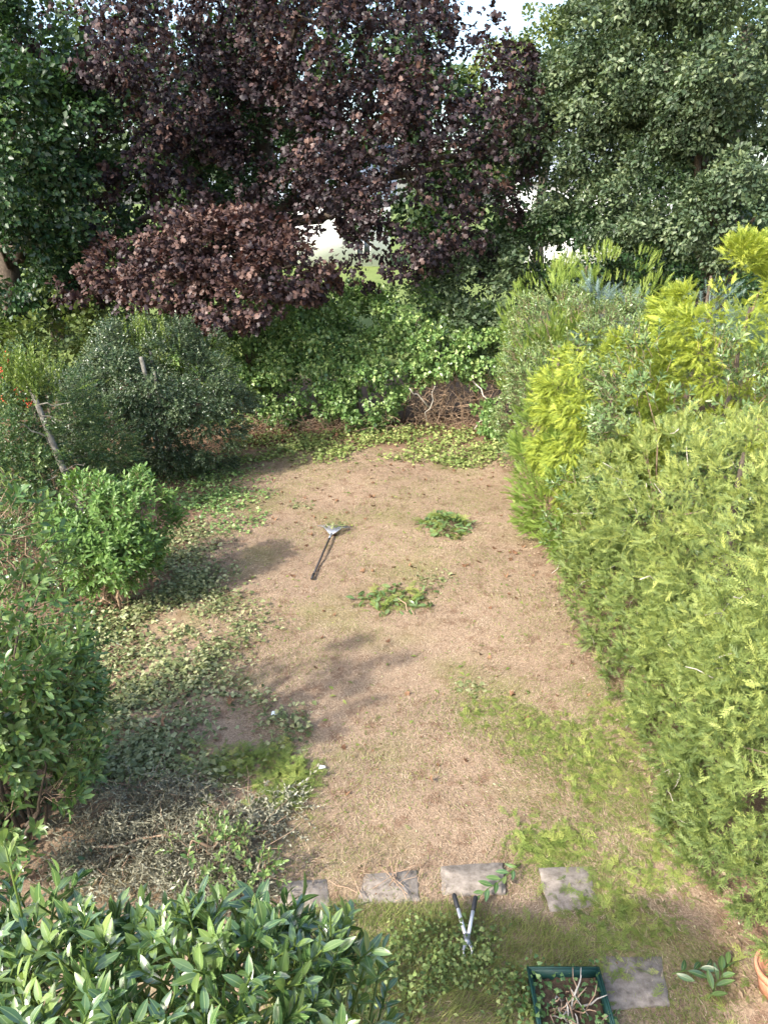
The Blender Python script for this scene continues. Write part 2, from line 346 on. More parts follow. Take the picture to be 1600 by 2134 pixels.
# ------------------------------------------------------------------ foliage volumes
def Lw(c, r, e=2.0): return (np.array(c, float), np.array(r, float), e)
def Lp(px, py, Y, rx, ry, d, e=2.0):                # ellipsoid seen at a pixel, standing at distance Y
    c = P(px, py, Y); dep = proj(c)[2][0]
    return (c, np.array([rx * dep / F, d, ry * dep / F]), e)
EYE = np.array([0, 0, CAM_H])
def cloud(lobes, n, bumps=40, br=0.28, inner=0.25, back=0.35, shell=0.2, lump=0.1, zmin=0.05, lo=.72):
    area = np.array([(l[1][0] * l[1][2] + l[1][0] * l[1][1] + l[1][1] * l[1][2]) for l in lobes]); pr = area / area.sum()
    PO, OU = [], []
    for (c, r, e), p in zip(lobes, pr):
        m = int(n * p * 2.6) + 4; nb = max(6, int(bumps * p * len(lobes)))
        d = rnd_unit(nb); k = ((np.abs(d / r)) ** e).sum(1) ** (-1 / e); bc = c + d * k[:, None] * R.uniform(lo, 1.0 + lump, (nb, 1)) ; bo = unit(np.sign(d) * np.abs(d * k[:, None] / r) ** (e - 1) / r)
        rb = br * np.mean(r) * R.uniform(.55, 1.35, nb)
        i = R.integers(0, nb, m); dd = unit(R.normal(size=(m, 3)) + 0.55 * bo[i])
        pos = bc[i] + dd * (rb[i] * (1 - np.abs(R.normal(size=m)) * shell))[:, None] * np.array([1, 1, .85])
        q = (np.abs((pos - c) / r) ** e).sum(1) ** (1 / e)
        out = unit(.55 * dd + .6 * bo[i])
        keep = (q > .66) | (R.random(m) < inner)
        tc = unit(EYE - pos); keep &= ((bo[i] * tc).sum(1) > -.35) | (R.random(m) < back)
        keep &= pos[:, 2] > gz(pos[:, 0], pos[:, 1]) + zmin
        fx, fy, _ = proj(pos); keep &= ((fx > -260) & (fx < 1860) & (fy > -260)) | (R.random(m) < .22)
        cut = max(.25, ((fx > -260) & (fx < 1860) & (fy > -260)).mean()); p = p * cut
        pos, out = pos[keep][:int(n * p) + 1], out[keep][:int(n * p) + 1]
        PO.append(pos); OU.append(out)
    return np.vstack(PO), np.vstack(OU)
def place(acc, tpls, pos, out, sc=(.8, 1.2), ax=(1.0, 0.0, .5), nr=(.5, .6, .4), tint=(.5, .16), up_tint=0.0):
    n = len(pos); up = np.array([0, 0, 1.0])
    a = unit(out * ax[0] + up * ax[1] + R.normal(size=(n, 3)) * ax[2] * .6)
    nn = out * nr[0] + up * nr[1] + R.normal(size=(n, 3)) * nr[2] * .6
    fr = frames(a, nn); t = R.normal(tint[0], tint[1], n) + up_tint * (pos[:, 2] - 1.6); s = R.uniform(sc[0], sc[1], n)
    w_ = R.integers(0, len(tpls), n)
    for i, q in enumerate(tpls):
        k = w_ == i; acc.inst(q, pos[k], fr[k], s[k], t[k])
def wobble(a, b, n, amp):
    t = np.linspace(0, 1, n)[:, None]; p = np.array(a) * (1 - t) + np.array(b) * t
    p[1:-1] += R.normal(size=(n - 2, 3)) * amp; return p
def limb(name, a, b, r0, r1, parent, mat, n=6, amp=.06, sides=7):
    A = Acc(); A.tube(wobble(a, b, n, amp), np.linspace(r0, r1, n), sides); return A.build(name, mat, parent, True)
def plant(name, base, label, cat, group=None):
    b = np.array(base, float); b[2] = gz(b[0], b[1]); return thing(name, b, label, cat, group)

def tree(name, label, base, trunk_top, r, lobes, tpls, n, mat, bark='bark', group=None, limbs=6, cat='tree', sides=9, fol='crown', **kw):
    pk = {k: kw.pop(k) for k in ('sc', 'ax', 'nr', 'tint') if k in kw}
    o = plant(name, base, label, cat, group); b = np.array(o.location)
    A = Acc(); path = wobble(b + np.array([0, 0, -.1]), trunk_top, 7, r * .35); A.tube(path, np.linspace(r * 1.15, r * .35, 7), sides); A.build('trunk', MT[bark], o, True)
    idx = R.permutation(len(lobes))[:limbs]
    for i in idx:
        c, rr, _ = lobes[i]; k = R.integers(2, 6); limb('branch', path[k], c + rr * R.uniform(-.3, .3, 3), r * .38, r * .07, o, MT[bark], 6, r * .5)
    pos, out = cloud(lobes, n, **kw)
    A = Acc(); place(A, tpls, pos, out, **pk); A.build(fol, MT[mat], o, False, 'stuff')
    return o, pos, out

far_leaf = diamond(.42, .15, .25, .5); mid_leaf = blade(.40, 3, .25, .18, .55)
def leaf_parts(o, tpl, mat, pos, fr, sc, ti, nparts, name='leaf', smooth=True, rest='foliage', low_tpl=None):
    """the nparts leaves that show largest become parts, the rest one part"""
    px, py, dep = proj(pos); infr = (px > -20) & (px < 1620) & (py > -20) & (py < 2150)
    face = np.abs((fr[:, :, 2] * unit(EYE - pos)).sum(1))
    score = sc * (0.35 + face) / dep * infr
    # leaves nearer to the eye than the mass of the plant are the ones that show
    cen = pos.mean(0); score = score * (1 + 0.6 * ((pos - cen) * unit(EYE - cen)).sum(1))
    order = np.argsort(-score); top, low = order[:nparts], order[nparts:]
    variants = []
    for j in range(5):
        v_ = tpl.v.copy(); v_[:, 2] += (.16 * (j - 2) / 2) * v_[:, 1] ** 2 + .35 * (((j * 2) % 5) - 2) / 2 * v_[:, 0] * v_[:, 1]; v_[:, 0] += .05 * ((j * 3) % 5 - 2) * v_[:, 1] ** 2
        A = Acc(); A.inst(Tpl(v_, tpl.f, tpl.m, tpl.t), np.zeros((1, 3)), np.eye(3)[None], np.array([1.0]), np.array([.3 + .1 * j])); variants.append(A.mesh(name, MT[mat], smooth))
    for i in top:
        q = add(name, variants[int(np.clip((ti[i] - .25) / .1, 0, 4))], o)
        M = np.eye(4); M[:3, :3] = fr[i] * sc[i]; M[:3, 3] = pos[i] - np.array(o.location)
        q.matrix_parent_inverse = Matrix(); q.matrix_basis = Matrix(M.tolist())
    if len(low):
        A = Acc(); A.inst(low_tpl or tpl, pos[low], fr[low], sc[low], ti[low]); A.build(rest, MT[mat], o, smooth, 'stuff')
def shoots_to_leaves(pos, out, k, length, spread, size, axw=(1, .3, .35), tint=(.5, .12), var=6):
    n = len(pos); up = np.array([0, 0, 1.0]); a = unit(out * axw[0] + up * axw[1] + R.normal(size=(n, 3)) * axw[2] * .6)
    fr = frames(a, rnd_unit(n)); t0 = R.normal(tint[0], tint[1], n)
    S_ = [sprig_leaves(k, length, spread, size) for _ in range(var)]; w_ = R.integers(0, var, n); g = R.uniform(.8, 1.2, n)
    p, f, s, t = [], [], [], []
    for i in range(n):
        for (lp, lf, ls, dt) in S_[w_[i]]:
            p.append(pos[i] + fr[i] @ lp * g[i]); f.append(fr[i] @ lf); s.append(ls * g[i]); t.append(t0[i] + dt)
    return np.array(p), np.array(f), np.array(s), np.array(t), a

# ------------------------------------------------------------------ ground
def axis_steps(lo, hi, a, b, d):
    core = np.arange(a, b + d / 2, d)
    left = a - np.cumsum(d * 1.18 ** np.arange(1, 60)); left = left[left > lo]; right = b + np.cumsum(d * 1.18 ** np.arange(1, 60)); right = right[right < hi]
    return np.concatenate([[lo], left[::-1], core, right, [hi]])
gx = axis_steps(-700, 700, -6, 5, .12); gy = axis_steps(-200, 1400, 1.0, 18, .12)
XX, YY = np.meshgrid(gx, gy); fall = np.clip(1 - (np.maximum(np.abs(XX) - 12, 0) + np.maximum(YY - 24, 0)) / 20, 0, 1)
ZZ = gz(XX, YY) * fall + (vnoise(XX * 9, YY * 9, 1) * .008 + vnoise(XX * 21, YY * 21, 4) * .005) * ((np.abs(XX) < 6) & (YY > 1) & (YY < 18))
nx, ny = len(gx), len(gy); ii = (np.arange(ny - 1)[:, None] * nx + np.arange(nx - 1)[None]).ravel()
A = Acc(); A.raw(np.stack([XX, YY, ZZ], -1).reshape(-1, 3), None, np.stack([ii, ii + 1, ii + nx + 1, ii + nx], -1))
def ground_mat():
    m, N, K, b = new_mat('lawn_ground'); ge = N.new('ShaderNodeNewGeometry'); pos = ge.outputs['Position']
    def noise(s, d=6, ro=.6):
        n = N.new('ShaderNodeTexNoise'); n.inputs['Scale'].default_value = s; n.inputs['Detail'].default_value = d; n.inputs['Roughness'].default_value = ro; K.new(pos, n.inputs['Vector']); return n.outputs['Fac']
    def ramp(fac, stops):
        r = N.new('ShaderNodeValToRGB'); e = r.color_ramp.elements
        e[0].position, e[0].color = stops[0][0], stops[0][1] + (1,); e[1].position, e[1].color = stops[-1][0], stops[-1][1] + (1,)
        for p, c in stops[1:-1]: q = e.new(p); q.color = c + (1,)
        K.new(fac, r.inputs[0]); return r.outputs[0]
    def mix(f, a, c):
        x = N.new('ShaderNodeMix'); x.data_type = 'RGBA'
        for s, v in ((x.inputs[0], f), (x.inputs[6], a), (x.inputs[7], c)):
            if isinstance(v, tuple): s.default_value = v + (1,)
            elif isinstance(v, (int, float)): s.default_value = v
            else: K.new(v, s)
        return x.outputs[2]
    def rng(v, a, c):
        r = N.new('ShaderNodeMapRange'); r.interpolation_type = 'SMOOTHSTEP'; r.inputs[1].default_value = a; r.inputs[2].default_value = c; K.new(v, r.inputs[0]); return r.outputs[0]
    def math_(op, a, c):
        x = N.new('ShaderNodeMath'); x.operation = op
        for s, v in ((x.inputs[0], a), (x.inputs[1], c)):
            if isinstance(v, (int, float)): s.default_value = v
            else: K.new(v, s)
        return x.outputs[0]
    big = noise(.8, 3, .5); midn = noise(5, 5, .6); fine = noise(60, 6, .7)
    tan = ramp(fine, [(.28, (.12, .083, .056)), (.5, (.28, .20, .135)), (.72, (.41, .315, .215))])
    soil = ramp(fine, [(.3, (.10, .06, .038)), (.7, (.27, .175, .115))])
    green = ramp(fine, [(.3, (.11, .11, .04)), (.7, (.27, .25, .10))])
    col = mix(rng(midn, .50, .66), tan, soil); col = mix(math_('MULTIPLY', rng(big, .5, .68), .55), col, green)
    sx = N.new('ShaderNodeSeparateXYZ'); K.new(pos, sx.inputs[0]); X, Y = sx.outputs[0], sx.outputs[1]
    jit = math_('MULTIPLY', math_('SUBTRACT', midn, .5), 1.6)
    edge = rng(math_('ADD', X, jit), 2.15, 2.8); col = mix(edge, col, soil)
    edge = rng(math_('ADD', Y, jit), 15.0, 15.6); col = mix(edge, col, soil)
    edge = rng(math_('ADD', math_('MULTIPLY', X, -1), jit), 2.6, 3.2); col = mix(edge, col, soil)
    field = ramp(noise(1.5, 8, .7), [(.3, (.10, .14, .035)), (.7, (.18, .22, .07))])
    col = mix(rng(math_('ADD', Y, jit), 22, 23.5), col, field)
    K.new(col, b.inputs['Base Color']); b.inputs['Roughness'].default_value = .95; b.inputs['Specular IOR Level'].default_value = .1
    bp = N.new('ShaderNodeBump'); bp.inputs['Strength'].default_value = .7; bp.inputs['Distance'].default_value = .015; K.new(fine, bp.inputs['Height']); K.new(bp.outputs[0], b.inputs['Normal'])
    return m
g = A.build('ground', ground_mat(), None, True); g['kind'] = 'structure'; g['label'] = 'dry tan mown lawn with soil edges and green field beyond'

# ------------------------------------------------------------------ scatter on the ground inside a pixel outline
def in_poly(px, py, poly):
    poly = np.array(poly, float); ins = np.zeros(len(px), bool); j = len(poly) - 1
    for i in range(len(poly)):
        xi, yi = poly[i]; xj, yj = poly[j]
        c = ((yi > py) != (yj > py)) & (px < (xj - xi) * (py - yi) / (yj - yi + 1e-9) + xi); ins ^= c; j = i
    return ins
def scatter(poly, n, edge=14, clump=0.0, cs=3.0, h=0.0):
    W = np.array([G(x, y)[:2] for x, y in poly]); lo, hi = W.min(0), W.max(0); out = []; got = 0
    for _ in range(60):
        q = R.uniform(lo, hi, (4 * n, 2)); p3 = np.column_stack([q, np.zeros(len(q))]); px, py, dep = proj(p3)
        k = in_poly(px + R.normal(size=len(q)) * edge, py + R.normal(size=len(q)) * edge * .7, poly)
        if clump: k &= R.random(len(q)) < np.clip(.5 + clump * vnoise(q[:, 0] * cs, q[:, 1] * cs, 3) + .3 * clump * vnoise(q[:, 0] * cs * 3, q[:, 1] * cs * 3, 7), .02, 1)
        out.append(q[k]); got += k.sum()
        if got >= n: break
    q = np.vstack(out)[:n]; z = gz(q[:, 0], q[:, 1]) + np.abs(R.normal(size=len(q))) * h + .006
    return np.column_stack([q, z])
def litter(acc, tpls, pos, sc, flat=.35, tint=(.5, .2)):
    n = len(pos); a = R.uniform(0, 2 * math.pi, n); ax = np.column_stack([np.cos(a), np.sin(a), R.normal(size=n) * flat * .6])
    nn = np.column_stack([R.normal(size=(n, 2)) * flat, np.ones(n)]); fr = frames(ax, nn)
    t = R.normal(tint[0], tint[1], n); s = R.uniform(sc[0], sc[1], n); w_ = R.integers(0, len(tpls), n)
    for i, q in enumerate(tpls):
        k = w_ == i; acc.inst(q, pos[k], fr[k], s[k], t[k])

SLABS = [('leftmost paving slab, partly hidden by the foreground laurel', [(578, 1895), (690, 1885), (680, 1830), (590, 1835)]),
         ('second paving slab from the left, with dry twigs lying on it', [(742, 1885), (875, 1875), (868, 1812), (760, 1820)]),
         ('third paving slab from the left, above the loppers', [(920, 1862), (1055, 1855), (1048, 1793), (917, 1800)]),
         ('rightmost slab of the row of four, with green bits on it', [(1145, 1895), (1245, 1885), (1228, 1800), (1122, 1803)]),
         ('grey paving slab nearest the house, right of the green planter', [(1265, 2100), (1395, 2092), (1378, 1992), (1252, 1990)])]
def off_slabs(p, keep=.24):
    px, py, _ = proj(p); k = np.ones(len(p), bool)
    for _, q in SLABS:
        q = np.array(q, float); c = q.mean(0); ins = in_poly(px + R.normal(size=len(px)) * 6 + 8 * vnoise(px * .09, py * .11, 2), py + R.normal(size=len(px)) * 5 + 7 * vnoise(py * .1, px * .08, 5), c + (q - c) * .86); k &= ~ins | (R.random(len(p)) < keep)
    return p[k]
# dry grass thatch over the lawn
LAWN = [(470, 940), (1080, 940), (1120, 1180), (1300, 1420), (1560, 1960), (1620, 2150), (560, 2150), (520, 1800), (560, 1650), (440, 1400), (420, 1150)]
def blades(poly, n, L, wdt, mat, name, label, lift=.35, tint=(.5, .2), **kw):
    p = off_slabs(scatter(poly, n, **kw))
    if mat == 'straw': p = p[(vnoise(p[:, 0] * 1.9, p[:, 1] * 1.9, 6) + .7 * vnoise(p[:, 0] * 5, p[:, 1] * 5, 9) < .62) | (R.random(len(p)) < .4)]
    m = len(p); a = R.uniform(0, 2 * math.pi, m)
    # the mower left the blades lying in swirls
    a = a * .55 + 2.5 * vnoise(p[:, 0] * 1.1, p[:, 1] * 1.1, 2)
    ax = np.column_stack([np.cos(a), np.sin(a), np.abs(R.normal(size=m)) * lift]); fr = frames(ax, np.column_stack([R.normal(size=(m, 2)) * .5, np.ones(m)]))
    l = R.uniform(L[0], L[1], m); sc = np.column_stack([np.full(m, wdt) * R.uniform(.7, 1.4, m), l, l])
    A = Acc(); A.inst(straw_blade, p, fr, sc, R.normal(tint[0], tint[1], m) + .13 * vnoise(p[:, 0] * 2, p[:, 1] * 2, 5) + .1 * vnoise(p[:, 0] * 7, p[:, 1] * 7, 8)); o = A.build(name, MT[mat], None, False)
    return tag(o, label, 'grass', None, 'stuff')
blades(LAWN, 150000, (.02, .06), .0042, 'straw', 'dry_grass', 'dry straw coloured mown grass covering the lawn', edge=16)
blades(LAWN, 42000, (.02, .05), .005, 'grass', 'green_grass', 'sparse green grass tufts among the dry lawn', edge=16, clump=1.3, cs=1.5, lift=.6)

blades([(940, 1470), (1120, 1420), (1290, 1430), (1380, 1600), (1560, 1900), (1500, 2150), (1300, 2150), (1240, 1930), (1060, 1780), (1110, 1640)], 20000, (.02, .06), .0045, 'grass', 'green_grass', 'greener grass mixed with clippings beside the right hedge', edge=40, clump=.8, cs=2.2, lift=.5)
# ------------------------------------------------------------------ houses beyond the trees
def house(x0, x1, y0, y1, eave, ridge, label, wins, gable_front):
    o = thing('white_house', ((x0 + x1) / 2, (y0 + y1) / 2, 0), label, 'house')
    A = Acc(); A.box((x0, y0, -.1), (x1, y1, eave)); xm, ym = (x0 + x1) / 2, (y0 + y1) / 2
    if gable_front: A.raw(np.array([[x0, y0, eave], [x1, y0, eave], [xm, y0, ridge], [x0, y1, eave], [x1, y1, eave], [xm, y1, ridge]], float), [[0, 1, 2], [3, 5, 4]], None)
    else: A.raw(np.array([[x0, y0, eave], [x0, y1, eave], [x0, ym, ridge], [x1, y0, eave], [x1, y1, eave], [x1, ym, ridge]], float), [[0, 2, 1], [3, 4, 5]], None)
    A.build('wall', MT['render'], o)
    A = Acc(); k = .5; t = .15
    if gable_front: prof = [[(x0 - k, eave - .25), (xm, ridge + .2)], [(x1 + k, eave - .25), (xm, ridge + .2)]]
    else: prof = [[(y0 - k, eave - .25), (ym, ridge + .2)], [(y1 + k, eave - .25), (ym, ridge + .2)]]
    for (a, za), (b, zb) in prof:
        if gable_front: V = [[a, y0 - k, za], [b, y0 - k, zb], [b, y1 + k, zb], [a, y1 + k, za]]
        else: V = [[x0 - k, a, za], [x0 - k, b, zb], [x1 + k, b, zb], [x1 + k, a, za]]
        V = np.array(V + [[q[0], q[1], q[2] + t] for q in V], float)
        A.raw(V, None, [[0, 1, 2, 3], [4, 5, 6, 7], [0, 1, 5, 4], [1, 2, 6, 5], [2, 3, 7, 6], [3, 0, 4, 7]])
    rf = A.build('roof', MT['slate'], o)
    A = Acc(); A.box((xm - .5, ym - .4, ridge - .6), (xm + .5, ym + .4, ridge + 1.3)); A.build('chimney', MT['render'], rf)
    for (wx, wz, ww, wh) in wins:
        A = Acc()
        for q in ((wx - ww / 2 - .08, wz - wh / 2 - .08, wx + ww / 2 + .08, wz - wh / 2), (wx - ww / 2 - .08, wz + wh / 2, wx + ww / 2 + .08, wz + wh / 2 + .08), (wx - ww / 2 - .08, wz - wh / 2, wx - ww / 2, wz + wh / 2), (wx + ww / 2, wz - wh / 2, wx + ww / 2 + .08, wz + wh / 2), (wx - .04, wz - wh / 2, wx + .04, wz + wh / 2)):
            A.box((q[0], y0 - .07, q[1]), (q[2], y0 - .002, q[3]))
        f = A.build('window', MT['frame'], o)
        A = Acc(); A.box((wx - ww / 2, y0 - .03, wz - wh / 2), (wx + ww / 2, y0 - .004, wz + wh / 2)); A.build('pane', MT['glass'], f)
house(-13, 0.5, 64, 73, 5.2, 8.6, 'white rendered house seen through the gap under the copper maple', [(-11, 3.8, 1.2, 1.2), (-8.2, 3.8, 1.2, 1.2), (-11, 1.4, 1.2, 1.3), (-1.6, 1.5, 1.0, 1.2)], False)
house(9, 21, 55, 64, 6.2, 10.2, 'white house with slate roof glimpsed between copper maple and oak', [(11, 4.6, 1.2, 1.3), (16, 4.6, 1.2, 1.3), (19, 1.6, 1.3, 1.3)], False)

# ------------------------------------------------------------------ trees at the back
far_trees = [
    ('dark far tree behind the left end of the garden', [Lp(80, 200, 28, 260, 260, 2.5), Lp(-60, 480, 27, 200, 160, 2), Lp(180, 480, 28, 190, 150, 2)], (-12, 29), 'far', 2600),
    ('dark far tree behind the left side of the copper maple', [Lp(430, 180, 29, 230, 300, 2.5), Lp(400, 430, 28, 200, 150, 2)], (-6, 30), 'far', 2600),
    ('dark far tree behind the middle of the copper maple', [Lp(720, 110, 30, 190, 200, 2.5), Lp(880, 330, 29, 170, 160, 2), Lp(920, 480, 28, 110, 90, 1.5)], (1.5, 31), 'far', 2400),
    ('light green far tree against the pale sky beside the oak', [Lp(1045, 170, 40, 60, 70, 2.5), Lp(1120, 170, 40, 60, 110, 2.5), Lp(1080, 300, 40, 60, 60, 2)], (7.4, 40), 'farlight', 1500),
    ('dark far tree behind the oak at the right', [Lp(1440, 80, 27, 240, 200, 2.5), Lp(1540, 330, 26, 180, 220, 2.5), Lp(1390, 460, 26, 210, 100, 2), Lp(1180, 520, 25, 170, 60, 1.5)], (10, 28), 'far', 3400)]
for lab, lobes, b, mt, n in far_trees:
    tree('far_tree', lab, (b[0], b[1], 0), (b[0], b[1], lobes[0][0][2]), .3, lobes, T_far, int(n * .85), mt, limbs=3, group='trees beyond the garden', bumps=30, br=.34, inner=.5, ax=(.6, 0, .8))

# copper maple
ml = [Lp(750, 90, 18.2, 170, 150, 1.6), Lp(950, 240, 18.0, 130, 150, 1.4), Lp(840, 170, 18.1, 95, 110, 1.2), Lp(1090, 230, 19, 45, 60, .6), Lp(770, 300, 17.6, 150, 160, 1.4), Lp(880, 410, 17.6, 160, 120, 1.3), Lp(1045, 260, 18.8, 62, 160, .9),
      Lp(815, 520, 17.6, 105, 58, .9), Lp(1000, 470, 18.4, 70, 70, .8), Lp(705, 375, 17.9, 65, 60, .8), Lp(610, 410, 18.3, 85, 75, .9), Lp(540, 470, 18.4, 90, 50, .8), Lp(745, 430, 17.7, 60, 50, .7), Lp(640, 470, 18.6, 40, 25, .4), Lp(420, 470, 18.6, 90, 60, .8), Lp(170, 470, 18.2, 80, 60, .8),
      Lp(190, 50, 17.0, 170, 110, 1.4), Lp(300, 190, 17.8, 120, 130, 1.3), Lp(280, 330, 17.6, 100, 90, 1.1), Lp(320, 430, 17.4, 120, 70, 1.0),
      Lp(420, 60, 19.5, 200, 150, 1.4), Lp(620, 60, 19, 150, 150, 1.4), Lp(590, 260, 18.4, 110, 130, 1.2), Lp(430, 240, 19.4, 100, 130, 1.2),
      Lp(500, -120, 19, 420, 120, 2.0), Lp(780, -100, 19, 170, 110, 1.6)]
bough = [Lp(430, 515, 16.0, 120, 45, .8), Lp(590, 560, 15.7, 100, 45, .7), Lp(540, 490, 16.4, 80, 35, .6), Lp(170, 600, 16.4, 50, 25, .4), Lp(660, 590, 15.9, 40, 28, .4), Lp(420, 640, 15.9, 60, 30, .5), Lp(350, 575, 16, 120, 48, .6), Lp(500, 620, 15.5, 90, 45, .55), Lp(230, 560, 16.3, 60, 40, .5)]
o, _, _ = tree('copper_maple', 'huge copper maple with dark purple leaves filling the top of the picture', (-3.2, 20.5, 0), (-2.6, 19.8, 8.6), .4, ml, T_maple, 6400, 'maple', limbs=12, bumps=26, br=.36, inner=.35, back=.4, ax=(.6, -.55, .5), nr=(.6, .5, .45), sc=(.65, 1.15), tint=(.38, .22))
pos, out = cloud(bough, 1750, bumps=34, br=.4, inner=.4)
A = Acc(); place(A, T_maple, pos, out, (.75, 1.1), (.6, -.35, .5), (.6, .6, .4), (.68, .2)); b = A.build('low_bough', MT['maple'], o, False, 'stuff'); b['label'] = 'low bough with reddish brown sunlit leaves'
for q in bough: limb('branch', (-3.2, 19.6, 3.4), q[0], .05, .012, o, MT['bark'], 7, .12)

# ivy-clad trunk behind the maple
iv = [Lp(450, 330, 19.6, 75, 200, .8), Lp(560, 300, 19.4, 70, 150, .7), Lp(480, 170, 20, 110, 100, .8), Lp(530, 420, 19, 70, 60, .6)]
tree('ivy_clad_tree', 'tree trunk thick with dark green ivy inside the copper maple', (-4.6, 20.2, 0), (-4.4, 20, 7.5), .28, iv, T_green, 1500, 'green', limbs=3, bumps=30, br=.35, sc=(.6, .9), tint=(.35, .15))

# green tree, top left
gl = [Lp(40, 150, 16.8, 120, 110, 1.3), Lp(110, 270, 16.6, 120, 110, 1.2), Lp(20, 330, 16.4, 110, 120, 1.2), Lp(120, 420, 17.2, 120, 90, 1.1), Lp(30, 520, 17, 110, 110, 1.2), Lp(170, 560, 18, 110, 70, 1.0), Lp(-60, 20, 17, 120, 120, 1.4)]
tree('broadleaf_tree', 'green broadleaf tree in the top left corner beside the copper maple', (-8.6, 18, 0), (-8.3, 17.8, 7), .3, gl, T_green, 3000, 'green', limbs=6, bumps=34, br=.33, inner=.4, ax=(.8, -.2, .5), tint=(.36, .2))

# oak, top right
ol = [Lp(1225, 170, 18.2, 85, 110, 1.2), Lp(1340, 70, 17.6, 150, 110, 1.4), Lp(1420, 160, 16.9, 130, 120, 1.3), Lp(1560, 90, 16.2, 110, 140, 1.3), Lp(1560, 280, 15.8, 70, 110, 1.0),
      Lp(1160, 270, 18.6, 90, 110, 1.1), Lp(1290, 180, 18, 110, 70, 1.1), Lp(1390, 300, 17.4, 70, 90, .9), Lp(1330, 400, 17.8, 90, 90, 1.0), Lp(1220, 420, 18.4, 90, 90, 1.0), Lp(1110, 420, 19.2, 70, 70, .9),
      Lp(1540, 440, 15.7, 90, 90, .9), Lp(1420, 460, 16.9, 90, 70, .8), Lp(1380, -90, 18, 220, 90, 1.6)]
tree('oak_tree', 'grey green oak tree filling the top right corner', (7.5, 17.6, 0), (7.1, 17.6, 8), .36, ol, T_oak, 9000, 'oak', limbs=9, bumps=24, br=.42, inner=.25, ax=(.8, -.3, .5), sc=(.7, 1.2), tint=(.46, .23))

# dark undergrowth under oak and left
ug = [Lp(1590, 540, 15.5, 110, 55, .8), Lp(1130, 520, 18.6, 120, 55, .8), Lp(1280, 510, 18.0, 110, 50, .8), Lp(1420, 530, 17.4, 110, 45, .8)]
tree('undergrowth_shrub', 'dark green shrub under the oak behind the conifers', (5.4, 18.3, 0), (5.5, 18.2, 2.6), .07, ug, T_green, 1400, 'green', limbs=3, cat='shrub', fol='foliage', bumps=24, br=.35, sc=(.6, .9), tint=(.35, .15))
hz = [Lp(1010, 600, 18.2, 110, 60, .8), Lp(930, 580, 18.8, 90, 40, .7), Lp(1060, 545, 18.8, 70, 50, .7), Lp(980, 690, 17.6, 100, 50, .6)]
tree('hazel_shrub', 'dull green hazel shrub at the right end of the back hedge', (2.2, 18.2, 0), (2.2, 18.2, 2.2), .06, hz, T_green, 1300, 'oak', limbs=3, cat='shrub', fol='foliage', bumps=24, br=.35, sc=(.75, 1.0), tint=(.5, .15))
lb = [Lw((-7.2, 16.3, 1.85), (1.5, .8, .85)), Lw((-5.9, 16.6, 1.7), (.8, .6, .8)), Lw((-8.5, 16.3, 1.6), (1.0, .8, .9))]
tree('pale_leaved_bush', 'pale yellowish green bush behind the pyracantha at left', (-7, 15.8, 0), (-7, 15.8, 1.9), .06, lb, T_pale, 1500, 'pale', limbs=3, cat='bush', fol='foliage', bumps=26, br=.33, ax=(.7, -.1, .5))

ub = [Lp(40, 600, 19.2, 150, 60, .8), Lp(200, 640, 20, 130, 60, .8), Lp(400, 640, 20.4, 150, 55, .8), Lp(560, 650, 20, 110, 50, .8), Lp(660, 645, 20.4, 60, 30, .6)]
tree('undergrowth_shrub', 'dark shrubs filling the gap under the low copper maple bough', (-5.2, 20.2, 0), (-5.2, 20.2, 1.8), .07, ub, T_green, 1700, 'green', limbs=3, cat='shrub', fol='foliage', bumps=24, br=.35, sc=(.6, .9), tint=(.4, .15))
# ------------------------------------------------------------------ back hedge
hl = [Lw((-3.0, 17.4, 1.1), (1.0, .7, 1.1), 2.5), Lw((-1.7, 17.3, 1.05), (1.0, .75, 1.1), 2.5), Lw((-.5, 17.1, .95), (.9, .7, .95), 2.5), Lw((.3, 17.4, 1.45), (.8, .7, .75), 2.5),
      Lw((1.3, 17.3, 1.65), (.9, .65, .55), 2.5), Lw((2.3, 17.2, 1.7), (.8, .7, .6), 2.5), Lw((-2.3, 18.2, 2.1), (1.1, .8, .75)), Lw((-.8, 18.3, 2.15), (1.2, .8, .75)), Lw((.7, 18.3, 2.2), (1.1, .8, .7)), Lw((-4.4, 17.8, 1.5), (1.1, .8, 1.0)), Lw((-5.6, 17.6, 1.4), (1.0, .8, 1.0)),
      Lw((2.2, 16.2, .45), (.45, .3, .45)), Lw((-.9, 19.3, 2.35), (1.0, .6, .55)), Lw((-1.9, 19.4, 2.4), (.7, .5, .55)), Lw((-2.6, 19.2, 1.9), (1.0, .6, .6)), Lw((1.9, 18.2, 2.1), (1.0, .6, .6))]
o = plant('ivy_hedge', (-.6, 17.6, 0), 'mid green ivy covered hedge closing the back of the garden', 'hedge')
pos, out = cloud(hl, 12000, bumps=60, br=.24, inner=.25, zmin=.02)
A = Acc(); place(A, T_ivy, pos, out, (.8, 1.25), (.5, -.2, .6), (.9, .5, .4), (.55, .22)); A.build('foliage', MT['ivy'], o, False, 'stuff')
for i in range(14):
    x = -3.6 + i * .5 + R.uniform(-.15, .15); limb('stem', (x, 17.6, -.02), (x + R.uniform(-.3, .3), 17.5 + R.uniform(-.3, .3), 1.6), .025, .01, o, MT['twig'], 5, .05, 5)
A = Acc()                                            # bare tangle where the hedge was cut back
for i in range(560):
    a = np.array([R.uniform(.6, 2.7), R.uniform(16.7, 17.5), R.uniform(0, 1.3)]); d = unit(R.normal(size=3) * np.array([1, .5, .9])); l = R.uniform(.15, .6)
    A.tube(wobble(a, a + d * l + np.array([0, -.05, -.1]), 4, .03), np.linspace(.006, .003, 4) * R.uniform(.6, 1.4), 3, cap=False)
